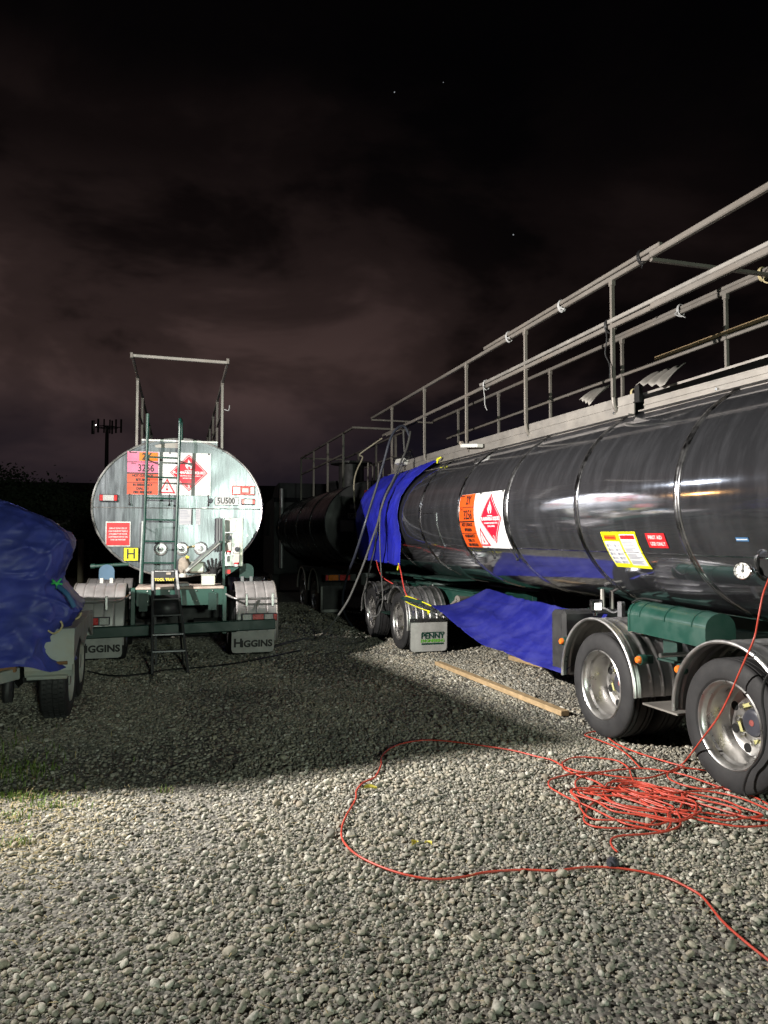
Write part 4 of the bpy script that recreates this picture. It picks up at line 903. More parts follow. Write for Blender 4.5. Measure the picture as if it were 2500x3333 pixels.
def stepladder():
    s = thing('stepladder', 'black stepladder with tool tray leaning at the left tanker deck', 'stepladder', (-2.8, 10.2, 0), LYAW)
    yf, yt = -1.42, -.92
    L0, L1 = lp(507, 2106, yf), lp(503, 1528, yt); R0, R1 = lp(740, 2098, yf), lp(655, 1524, yt); zf = .135
    L0.z = R0.z = gz(-2.6, 8.9) + .01
    for a, b in ((L0, L1), (R0, R1)):
        m = MB(); k = .80; c = a + (b - a) * k; m.beam(a, c, .034, .06, (0, -1, 0), .006); m.build('front_stile', 'ladder_black', s)
        m = MB(); m.beam(c, b, .036, .062, (0, -1, 0), .006); m.build('stile_end_lit', 'ladder_alu', s)  # paler upper length paints in the lamplight on the black stile
    for k in (.215, .375, .56, .72):
        a, b = L0 + (L1 - L0) * k, R0 + (R1 - R0) * k; m = MB(); m.beam(a, b, .075, .022, (0, 0, 1), .004); m.build('tread', 'ladder_black' if k > .4 else 'grey_steel', s)
    a, b = L0 + (L1 - L0) * .56, R0 + (R1 - R0) * .56; c, d = L0 + (L1 - L0) * .76, R0 + (R1 - R0) * .76
    m = MB(); m.add([a, b, d, c], [(0, 1, 2, 3)]); m.build('back_panel', 'ladder_black', s, solid=.01)
    for a, b in ((L1 + Vector((.02, .02, -.1)), Vector((L0.x + .03, -.86, L0.z))), (R1 + Vector((-.02, .02, -.1)), Vector((R0.x - .05, -.86, L0.z)))):
        m = MB(); m.beam(a, b, .026, .04, (0, -1, 0)); m.build('rear_leg', 'ladder_black', s)
    x0, x1 = L1.x + .015, R1.x - .015; m = MB(); m.box(((x0 + x1) / 2, yt - .03, 1.235), (x1 - x0, .05, .15), (R(-16), 0, 0), b=.012); tr = m.build('tool_tray', 'ladder_black', s)
    m = MB(); m.box(((x0 + x1) / 2, yt - .05, 1.29), (x1 - x0 - .02, .012, .012), (R(-16), 0, 0)); m.build('tray_edge', 'ladder_alu', tr)
    xc = (x0 + x1) / 2; fn = lambda u, v, out: Vector((xc + u, yt - .06 - out + .27 * v, 1.205 + v)); lettering('tray_lettering', [('TOOL TRAY', 0, -.015, .045, .0015, .95)], fn, 'print_yellow', tr, .006)
    m = MB(); m.box((xc + .05, yt - .058, 1.262), (.06, .012, .03), (R(-16), 0, 0), b=.01); m.build('tray_patch', 'rag', tr)
stepladder()
# ================================================================ TOWING TRUCK in the dark between the two trailers
def build_truck():
    T = thing('tanker_truck', 'dark tanker truck standing in the shadows between the trailers', 'truck', (4.44, 1.36, 0), YAW)
    a, b, zc_ = 1.13, .94, 2.08; y0, y1 = 15.9, 22.4
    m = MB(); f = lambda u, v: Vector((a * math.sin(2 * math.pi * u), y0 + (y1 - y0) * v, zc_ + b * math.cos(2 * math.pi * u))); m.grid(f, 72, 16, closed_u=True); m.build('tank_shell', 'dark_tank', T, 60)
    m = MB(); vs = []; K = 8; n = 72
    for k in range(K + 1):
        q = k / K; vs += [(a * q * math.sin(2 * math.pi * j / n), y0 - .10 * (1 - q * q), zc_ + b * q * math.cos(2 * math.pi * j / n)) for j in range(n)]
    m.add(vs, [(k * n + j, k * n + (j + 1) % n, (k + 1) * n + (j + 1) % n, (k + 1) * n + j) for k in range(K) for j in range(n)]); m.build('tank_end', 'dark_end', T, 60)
    for y in (y0, 17.6, 19.4, 21.2, y1):
        m = MB(); m.tube([(( a + .006) * math.sin(2 * math.pi * j / 72), y, zc_ + (b + .006) * math.cos(2 * math.pi * j / 72)) for j in range(72)], .013, 6, closed=True); m.build('jacket_band', 'band_steel' if y == y0 else 'dark_tank', T)
    # manhole tower, walkway and rails
    m = MB(); m.lathe([(.3, 2.95), (.34, 3.1), (.42, 3.2), (.42, 3.24), (0, 3.26)], (0, 18.9, 0), 'z', 24); m.lathe([(.3, 2.9), (.3, 3.5), (.5, 3.52), (.5, 3.56), (0, 3.58)], (-.2, 17.2, 0), 'z', 24); m.build('manhole_tower', 'chassis_black', T)
    rz = 4.12
    for sx in (-1, 1):
        for y in (16.3, 17.9, 19.6, 21.4): m = MB(); m.beam((sx * .62, y, 2.9), (sx * .62, y, rz), .045, .045, (0, 1, 0)); m.build('rail_post', 'rail_steel', T)
        for z in (rz, rz - .48): m = MB(); m.beam((sx * .62, 16.3 if z < rz else 15.4, z), (sx * .62, 21.4, z), .04, .04); m.build('handrail', 'rail_steel', T)
    m = MB(); m.beam((-.62, 15.4, rz), (.62, 15.4, rz), .04, .04); m.build('rail_crossbar', 'rail_steel', T)
    m = MB(); m.beam((-.62, 21.4, rz), (.62, 21.4, rz), .04, .04); m.build('rail_crossbar', 'rail_steel', T)
    # rear fittings
    flat = lambda x, z: (lambda u, v, out: Vector((x + u, y0 - .12 - out, z + v))); rect = lambda w, h: [(-w / 2, -h / 2), (w / 2, -h / 2), (w / 2, h / 2), (-w / 2, h / 2)]
    sheet('rear_panel', rect(.30, .25), flat(-.66, 2.02), 'paper', T, .01, 2)
    s = sheet('number_plate', rect(.36, .12), flat(-.47, 2.24), 'print_white', T, .01, 2); lettering('plate_lettering', [('QFD668', 0, 0, .11, .003, .82)], flat(-.47, 2.24), 'print_black', s, .014)
    sheet('small_plate', rect(.17, .09), flat(-.52, 2.44), 'paper', T, .01, 2); sheet('maroon_board', rect(.5, .62), flat(-.02, 2.5), 'maroon', T, .01, 2)
    for x in (-.12, .12):
        m = MB(); m.tube(catmull([(x - .09, y0 - .2, 1.5), (x - .09, y0 - .2, 3.25), (x - .06, y0 - .16, 3.36), (x + .03, y0 - .1, 3.36), (x + .06, y0 - .06, 3.25), (x + .06, y0, 2.9)], 4), .018, 8); m.build('ladder_hoop', 'rail_steel', T)
    m = MB(); m.box((-.1, y0 - .1, .90), (2.1, .1, .16), b=.01); bar = m.build('tail_bar', 'chassis_black', T)
    for x0, x1, mt in ((-1.14, -1.09, 'lens_red'), (-1.08, -.86, 'lens_amber'), (-.83, -.60, 'lens_red')): m = MB(); m.box(((x0 + x1) / 2, y0 - .165, .90), (x1 - x0, .03, .12), b=.01); m.build('lens', mt, bar)
    m = MB(); m.box((-.02, y0 - .165, .92), (.6, .03, .15), b=.01); m.build('white_panel', 'paper', bar)
    for y in (16.7, 18.1, 23.6):
        for sx in (-1, 1):
            wheel(T, (sx * 1.06, y, .47), sx, rad=.47, detail=False)
            if y < 20: mudguard(T, y, .5, -1.22 if sx < 0 else .6, -.6 if sx < 0 else 1.22, .56, R(-85), R(85), 'rubber', ribs=3, lip='dull_aluminium', out=sx)
    m = MB(); m.lathe([(.13, 0), (.16, -.05), (.16, -.16), (.12, -.2), (0, -.2)], (-1.2, 23.6, .47), 'x', 20); m.build('hub', 'chrome', T)
    m = MB(); m.box((-.92, 15.98, .42), (.56, .02, .58)); fl = m.build('mudflap', 'rubber', T); m = MB(); m.box((-.92, 15.965, .17), (.56, .012, .06)); m.box((-1.18, 15.965, .42), (.04, .012, .56)); m.build('flap_edge', 'flap', fl)
    for sx in (-1, 1): m = MB(); m.box((sx * .42, 19.5, .88), (.1, 8.4, .24)); m.build('chassis_rail', 'chassis_black', T)
    # cab
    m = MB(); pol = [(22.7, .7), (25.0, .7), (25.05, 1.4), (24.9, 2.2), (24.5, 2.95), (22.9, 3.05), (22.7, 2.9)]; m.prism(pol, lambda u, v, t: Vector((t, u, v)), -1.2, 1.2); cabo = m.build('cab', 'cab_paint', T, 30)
    m = MB(); pol = [(22.8, 3.05), (24.3, 2.95), (23.6, 3.42), (22.8, 3.5)]; m.prism(pol, lambda u, v, t: Vector((t, u, v)), -1.05, 1.05); m.build('wind_deflector', 'cab_paint', cabo, 30)
    m = MB(); m.box((-1.205, 24.0, 2.25), (.02, .9, .7)); m.build('window', 'glass_dark', cabo); m = MB(); m.box((-1.42, 24.75, 2.2), (.12, .1, .5), b=.03); m.build('mirror', 'chassis_black', cabo)
    m = MB(); m.tube([(-1.0, 22.5, .9), (-1.0, 22.5, 3.3)], .07, 12); m.build('exhaust_stack', 'grey_steel', cabo)
build_truck()
# ================================================================ TARPAULINS on the right tanker
MR = Matrix.Translation((4.59, 1.4035, 0)) @ Matrix.Rotation(YAW, 4, 'Z')
def in_tr(o): o.location = (4.59, 1.4035, 0); o.rotation_euler = (0, 0, YAW); return o
def crease(p, a):
    """sharp folds in cloth"""
    p = p + Vector((mnoise.noise(p * .7), mnoise.noise(p * .7 + Vector((5, 1, 2))), 0)) * .5; r = 0.
    for k, (f_, w) in enumerate(((1.5, 1.), (2.9, .55), (5.6, .28))): r += w * max(0., 1 - 4.2 * abs(mnoise.noise(p * f_ + Vector((k * 9., 3, 1))))) ** 1.5
    return r * a
def tarps():
    def f(u, v):                                                   # u front->rear, v top->bottom
        t = -.60 - 1.72 * v
        edge = 10.98 + .16 * math.sin(math.pi * v) * .6 - .42 * (1 - v) ** 4 - .10 * v ** 3
        y = 13.45 + (edge - 13.45) * u
        out = .022 + .018 * (1 + math.sin(u * 5 + v * 3)) * v + .012 * math.sin(u * 17 + 2.2 * math.sin(v * 4)) * (.35 + v) + .012 * mnoise.noise(Vector((u * 6, v * 5, 2.)))
        out += crease(Vector((u * 2.2, v * 1.4 + u * .5, 1.)), .022) + .05 * smooth((v - .68) / .32) + .06 * (1 - v) ** 6 * smooth((u - .6) / .4)
        p = skin(y, t, out)
        if v > .72: p.x = min(p.x, skin(y, -.60 - 1.72 * .72, out).x + .06 * (v - .72)); p.z = skin(y, -.60 - 1.72 * .72, out).z - (v - .72) * 1.72 * .95
        return p
    m = MB(); m.grid(f, 110, 90); o = in_tr(m.build('tarpaulin', 'blue_tarp', None, 60, solid=.003)); tag(o, 'bright blue tarpaulin draped over the front of the polished tanker barrel', 'tarpaulin', 'blue tarpaulins on the polished tanker')
    for u in (.02, .25, .5, .75, .98):
        m = MB(); p = f(u, .985); m.lathe([(.014, -.006), (.014, .006), (.007, .006)], p + Vector((-.012, 0, 0)), 'x', 10); m.build('eyelet', 'bolt', o)
    C = [Vector((-1.26, 9.42, .80)), Vector((-.50, 9.30, 1.02)), Vector((-.78, 6.05, .97)), Vector((-1.24, 6.08, .44))]
    def g(u, v):                                                   # u rearwards, v inner -> outer edge
        a = C[1] + (C[2] - C[1]) * u; b = C[0] + (C[3] - C[0]) * u; p = a + (b - a) * v
        p.z += crease(Vector((u * 1.7 + v, v * .8 - u * .6, 4.)), .014) * (.3 + math.sin(math.pi * u)) -.11 * math.sin(math.pi * u) * (.3 + .7 * v) - .05 * math.sin(math.pi * v) + .008 * math.sin(u * 13 + v * 7) + .018 * mnoise.noise(Vector((u * 5, v * 4, 7.))) * math.sin(math.pi * u)
        p.x += .035 * math.sin(u * 7 + 1) * v * math.sin(math.pi * u); p.y += -.05 * math.sin(math.pi * v) * (1 - u)
        return p
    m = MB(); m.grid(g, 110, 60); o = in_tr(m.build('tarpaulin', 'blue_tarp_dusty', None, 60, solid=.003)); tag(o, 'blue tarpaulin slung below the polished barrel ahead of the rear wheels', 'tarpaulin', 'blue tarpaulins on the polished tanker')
    def rope(name, pts, mat, r, label, cat='rope', knot=None):
        m = MB(); m.tube(catmull(pts, 5), r, 6)
        if knot:
            for k in range(5): a = Vector(knot) + Vector((rnd.uniform(-.02, .02), rnd.uniform(-.03, .03), rnd.uniform(-.04, .02))); m.tube([Vector(knot), a, a + Vector((0, .02, -.03))], r, 5)
        o = in_tr(m.build(name, mat)); tag(o, label, cat); return o
    e = f(.985, .985); rope('tie_rope', [e, e + Vector((-.0, -.1, -.13)), (-1.2, 10.62, .86), (-1.05, 10.5, .80)], 'rope_red', .009, 'red cord from the tarpaulin corner down to the rear dolly mudguard')
    rope('tie_rope', [f(.45, .99), (-1.18, 12.0, 1.1), (-1.05, 11.75, .97)], 'rope_red', .009, 'red cord from the middle of the tarpaulin hem to the dolly')
    rope('tie_rope', [e, e + Vector((0, -.01, -.02))], 'rope_yellow', .012, 'yellow knot at the lower corner of the draped tarpaulin', 'rope', e + Vector((-.01, -.01, -.04)))
    e2 = f(.99, .01); rope('tie_rope', [e2, e2 + Vector((.05, -.08, .05))], 'rope_yellow', .012, 'yellow knot tying the upper tarpaulin corner to the coaming', 'rope', e2 + Vector((.02, -.03, .03)))
    t = C[0]; rope('tie_rope', [t, (-1.27, 9.9, .84), (-1.27, 10.44, .86), (-1.26, 10.47, .78), (-1.27, 9.9, .74), (-1.26, 9.5, .72)], 'rope_yellow', .008, 'yellow cord lashing the slung tarpaulin to a short bar', 'rope', (-1.26, 9.52, .72))
    m = MB(); m.tube([(-1.27, 10.5, .82), (-1.27, 9.75, .82)], .03, 10); m.tube([(-1.27, 10.5, .82), (-1.27, 10.62, .82)], .022, 8); o = in_tr(m.build('lashing_bar', 'green_dark')); tag(o, 'short dark bar lashed with yellow cord across the dolly mudguard', 'bar')
tarps()
# ================================================================ poles lashed along the handrails, with their ties
def poles():
    D = [((-RX - .01, 8.95, RZ + .045), (-RX - .01, 5.35, RZ + .05), 'rail_steel', 'rusty square pole lashed on top of the near upper handrail'),
         ((-RX - .005, 9.1, MZ + .05), (-RX - .005, 2.0, MZ + .055), 'dull_aluminium', 'long pale pole lashed along the near middle handrail'),
         ((RX + .01, 8.1, RZ + .045), (RX + .01, 3.0, RZ + .05), 'rail_steel', 'dark pole lashed on top of the far upper handrail'),
         ((RX, 7.2, MZ + .05), (RX, 3.0, MZ + .05), 'wood', 'timber batten lashed along the far middle handrail'),
         ((-RX - .03, 13.25, MZ - .05), (-RX + .12, 12.0, MZ + .03), 'rail_steel', 'short steel bar tied at the front end of the near middle rail'),
         ((RX - .05, 8.4, 3.13), (RX - .05, 6.2, 3.12), 'dull_aluminium', 'grey pole lying along the far coaming of the polished tanker')]
    for a, b, mt, lab in D:
        m = MB(); m.beam(a, b, .045, .04, b=.006); o = in_tr(m.build('lashed_pole', mt)); tag(o, lab, 'pole', 'poles lashed to the handrails')
    def tie(x, y, z, mat, tail, label):
        m = MB()
        for k in range(3): m.tube([(x + .042 * math.cos(q), y + .012 * k + .006 * math.sin(q), z + .02 + .065 * math.sin(q)) for q in [i * math.pi / 6 for i in range(12)]], .0065, 5, closed=True)
        P = [Vector((x - .045, y, z))] + [Vector((x - .05 + rnd.uniform(-.02, .02), y + rnd.uniform(-.05, .05) - .02 * k, z - tail * k / 4)) for k in range(1, 5)]
        m.tube(catmull(P, 5), .0065, 5); o = in_tr(m.build('rail_tie', mat)); tag(o, label, 'rope', 'cords tied round the handrails')
    tie(-RX, 8.25, RZ, 'rope_white', .04, 'white cord round the near upper rail at the far end of the pole')
    tie(-RX, 7.0, RZ, 'rope_white', .06, 'white cord round the near upper rail midway along the pole')
    tie(-RX, 5.62, RZ + .02, 'cable_black', .1, 'dark cord at the joint of the near upper rail')
    tie(-RX, 8.92, MZ, 'rope_white', .34, 'white cord with a long tail hanging from the near middle rail')
    tie(-RX, 6.14, MZ, 'cable_black', .5, 'black cord hanging at the tallest rail post')
    tie(RX, 6.75, RZ, 'rope_white', .1, 'white cord round the far upper rail')
    tie(RX, 5.6, RZ, 'rope_cream', .12, 'cream cord with a loop near the right end of the far upper rail')
    tie(RX, 7.6, MZ - .3, 'rope_cream', .2, 'cream cord hanging from the far rail beside the second post')
poles()
# ================================================================ HOSES hanging from the front rails
def hoses():
    def crop(x, y, Y): return PX(850 + x * .4067, 1300 + y * .4067, Y)
    def hose(pts, r, mat, label, name='hose'):
        P = [p if isinstance(p, Vector) else crop(*p) for p in pts]
        for p in P: p.z = max(p.z, gz(p.x, p.y) + r + .01)
        m = MB(); m.tube(catmull(P, 8), r, 10); o = m.build(name, mat); tag(o, label, 'hose', 'hoses hanging from the tanker rails'); return o
    hose([(1190, 300, 12.75), (1145, 215, 12.7), (1080, 240, 12.6), (1030, 330, 12.5), (985, 490, 12.45), (930, 680, 12.4), (880, 840, 12.35), (830, 1000, 12.3), (780, 1160, 12.4), (740, 1280, 12.6), (700, 1380, 12.9), (665, 1500, 13.3), (652, 1600, 13.6), (662, 1690, 13.8), (690, 1760, 14.2), (730, 1815, 14.6)], 0.0218, 'hose_blue', 'thick hose with blue lower end looping from the rail to the ground')
    hose([(1140, 250, 12.7), (1150, 420, 12.5), (1180, 330, 12.55), (1195, 260, 12.6), (1170, 380, 12.4), (1110, 520, 12.2), (1060, 640, 12.1), (1000, 760, 12.0), (960, 880, 12.0), (930, 1000, 11.95), (885, 1130, 11.9), (830, 1290, 11.9), (775, 1430, 11.9), (700, 1600, 11.9), (620, 1725, 11.9), (540, 1830, 11.9), (450, 1920, 11.95), (370, 1968, 12.0), (290, 1998, 11.7), (180, 2030, 11.2), (60, 2070, 10.6), (-60, 2100, 10.1)], 0.0172, 'hose_grey', 'long grey hose running from the rail down onto the dark gravel')
    hose([(1150, 480, 12.4), (1075, 640, 12.2), (1000, 780, 12.1), (950, 920, 12.05), (925, 1060, 12.0), (905, 1200, 12.0), (872, 1330, 12.05), (842, 1480, 12.2), (815, 1570, 12.3), (806, 1640, 12.35), (805, 1690, 12.35)], 0.0133, 'hose_grey', 'thin grey hose ending beside the front dolly wheel')
    hose([(1090, 600, 12.2), (1020, 730, 12.1), (965, 860, 12.0), (950, 1000, 11.95), (954, 1250, 11.95), (968, 1480, 12.0), (972, 1610, 11.95), (955, 1690, 11.9), (920, 1735, 11.85), (870, 1725, 11.9), (840, 1660, 12.0), (832, 1560, 12.15), (850, 1440, 12.3), (880, 1330, 12.35)], 0.0109, 'hose_grey', 'dark cable drooping in a loop across the front dolly guard')
    hose([(970, 310, 15.2), (880, 372, 15.2), (790, 440, 15.2), (812, 468, 15.1), (770, 560, 15.0), (746, 650, 14.9), (744, 780, 14.8), (758, 900, 14.7), (775, 1020, 14.6), (800, 1110, 14.4)], 0.0148, 'hose_cream', 'thin cream hose with a kink hanging left of the tarpaulin')
    hose([(770, 1880, 13.4), (810, 1900, 12.9), (842, 1925, 12.6), (800, 1945, 12.3), (720, 1962, 12.1), (660, 1975, 12.0)], 0.0125, 'hose_grey', 'short end of grey hose lying on the lit gravel')
hoses()
# ================================================================ timber on the gravel
def timbers():
    a, b = GR(1415, 2168), GR(1826, 2336); m = MB(); up = Vector((0, 0, 1)); w = .09; h = .05
    d = (b - a).normalized(); side = Vector((d.y, -d.x, 0)); off = -side * w * .5
    a2, b2 = a + off + up * (h / 2 + .012), b + off + up * (h / 2 + .012); m.beam(a2, b2, w, h, b=.004); o = m.build('timber_plank', 'wood'); tag(o, 'long pale timber plank lying at the edge of the shadow', 'plank', 'timber planks on the gravel')
    a, b = GR(1664, 2150), GR(1860, 2200); m = MB(); d = (b - a).normalized(); m.beam(a + up * .045, b + d * .9 + up * .045, .1, .06, b=.004); o = m.build('timber_plank', 'wood'); tag(o, 'timber plank lying half hidden under the slung blue tarpaulin', 'plank', 'timber planks on the gravel')
timbers()
# ================================================================ EXTENSION CORDS
def cords():
    r = .006; base = r + .016
    def d2(L): return [GR(x * 1.507, y * 1.507, base) for x, y in L]
    def c6(L): return [GR(1750 + x * .452, 1850 + y * .452, base) for x, y in L]
    m = MB()
    def run(P, lift=0.):
        P = [Vector((p.x, p.y, p.z + lift + .006 * mnoise.noise(p * 5))) for p in P]; m.tube(catmull(P, 7), r, 7)
    main = d2([(1700, 2120), (1659, 2085), (1610, 2045), (1560, 2000), (1520, 1950), (1490, 1930), (1440, 1905), (1380, 1891), (1320, 1885), (1260, 1883), (1200, 1890), (1130, 1888), (1050, 1893), (1000, 1903), (940, 1908), (880, 1900), (820, 1880), (770, 1855), (742, 1825), (738, 1800), (748, 1770), (768, 1735), (770, 1715), (785, 1697), (810, 1685), (823, 1660), (825, 1640), (850, 1618), (900, 1606), (960, 1606), (1050, 1618), (1110, 1628), (1160, 1640)]) + c6([(100, 1400), (200, 1455), (300, 1490), (450, 1505), (600, 1525), (750, 1535), (850, 1520), (950, 1485), (1030, 1440)])
    # from the pile up over the rear wheel to the barrel
    air = [Vector(MR @ Vector(p)) for p in ((-1.33, 4.36, .20), (-1.34, 4.22, .40), (-1.35, 4.10, .60), (-1.36, 4.00, .82), (-1.33, 3.92, 1.02), (-1.28, 3.86, 1.25), (-1.24, 3.80, 1.5), (-1.21, 3.72, 1.85), (-1.10, 3.6, 2.4))]
    def px6(x, y, Y): return PX(1750 + x * .452, 1850 + y * .452, Y)
    def pw(x, y, lat): return px6(x, y, 2430 * lat / .9563 / (1750 + x * .452 - 507))   # on an upright plane beside the barrel
    air = [px6(1080, 1370, 5.3), pw(1200, 1210, 3.52), pw(1300, 1070, 3.53), pw(1390, 900, 3.53), pw(1440, 780, 3.53), pw(1500, 640, 3.53), pw(1560, 500, 3.54), pw(1590, 350, 3.6), pw(1620, 200, 3.63), pw(1659, 90, 3.63), pw(1720, -60, 3.62), pw(1790, -200, 3.62)]
    run(main + air)
    L = [[(180, 1420), (230, 1390), (320, 1380), (450, 1390), (560, 1405), (620, 1430), (660, 1470), (680, 1530), (720, 1590), (800, 1640), (900, 1680)],
         [(740, 1460), (700, 1420), (640, 1360), (560, 1310), (450, 1265), (370, 1240), (340, 1220), (400, 1195), (450, 1205), (500, 1235), (560, 1280), (700, 1345), (900, 1410), (1010, 1440), (1060, 1450)],
         [(640, 1880), (550, 1840), (450, 1790), (350, 1745), (250, 1700), (150, 1650), (90, 1610), (80, 1570), (110, 1545), (200, 1525), (300, 1510), (450, 1500), (600, 1480), (750, 1470), (900, 1490), (1050, 1520), (1200, 1570), (1350, 1620), (1500, 1660), (1600, 1700), (1700, 1760)],
         [(450, 1510), (340, 1530), (280, 1560), (275, 1600), (300, 1640), (400, 1665), (550, 1680), (700, 1690), (850, 1690), (1000, 1660), (1150, 1640), (1300, 1650), (1480, 1700), (1700, 1800)],
         [(700, 1905), (480, 1900), (380, 1880), (335, 1840), (340, 1800), (370, 1740), (450, 1690), (560, 1665), (700, 1680), (800, 1730), (850, 1790), (855, 1830), (800, 1880), (700, 1905)],
         [(180, 1420), (190, 1470), (280, 1515), (420, 1560), (520, 1630), (640, 1680), (800, 1740), (950, 1790), (1100, 1830), (1300, 1870), (1500, 1890), (1700, 1880)],
         [(640, 1880), (750, 1905), (900, 1930), (950, 1900), (960, 1840), (940, 1780), (880, 1730), (760, 1690), (640, 1650), (590, 1610), (620, 1580), (700, 1590), (850, 1620), (1000, 1680), (1200, 1740), (1400, 1800), (1560, 1840), (1700, 1860)],
         [(1000, 1790), (1030, 1850), (1020, 1900), (940, 1935), (850, 1950), (700, 1965), (600, 1972), (540, 1990), (528, 2020), (545, 2060), (575, 2090)]]
    for k, l in enumerate(L): run(c6(l), .004 * (k % 4))
    r2 = random.Random(21)
    for k in range(9):
        cx, cy = r2.uniform(600, 1300), r2.uniform(1540, 1760); w, h = r2.uniform(170, 470), r2.uniform(40, 125); n = 12; ph = r2.uniform(0, 6.28); P = []
        for i in range(n):
            a = 2 * math.pi * i / n; q = 1 + r2.uniform(-.22, .22); x = cx + w * q * math.cos(a); y = cy + h * q * math.sin(a) + (x - cx) * .15; P.append((min(x, 1680), min(1905, max(1475, y))))
        P = c6(P + P[:2]); run(P, .006 + .004 * (k % 4))
    o = m.build('extension_cord', 'cord_orange', None, 60); tag(o, 'tangled orange extension cord looping over the gravel by the rear wheel', 'cord')
    g = GR(1995, 2829, .03); m = MB(); m.lathe([(0, -.032), (.022, -.03), (.03, -.012), (.03, .012), (.022, .03), (0, .034)], (0, 0, 0), 'x', 14); m.tube([(-.05, 0, 0), (-.02, 0, 0)], .012, 8); o = m.build('plug_connector', 'plastic_dark'); o.location = g; o.rotation_euler = (0, .2, .9); tag(o, 'dirty round plug connector joining the orange cord on the gravel', 'plug')
    m = MB(); P = [pw(x, y, 3.562) for x, y in ((1780, 700), (1659, 770), (1625, 860), (1618, 960), (1635, 1080), (1640, 1200), (1620, 1320), (1575, 1400), (1530, 1450), (1500, 1520), (1484, 1590), (1495, 1640))]
    for p in P: p.z = max(p.z, .03)
    m.tube(catmull(P, 6), .008, 7); o = m.build('black_cable', 'cable_black'); tag(o, 'black cable hanging down the face of the nearest wheel', 'cable')
    # cable lying across the dark gravel behind the box trailer
    m = MB(); m.tube(catmull([GR(x * 1.507, y * 1.507, .022) for x, y in ((190, 1455), (240, 1465), (300, 1462), (360, 1452), (430, 1446), (500, 1438), (570, 1425), (650, 1408))], 6), .011, 6); o = m.build('ground_cable', 'cable_black'); tag(o, 'dark cable crossing the shaded gravel before the left tanker', 'cable')
cords()
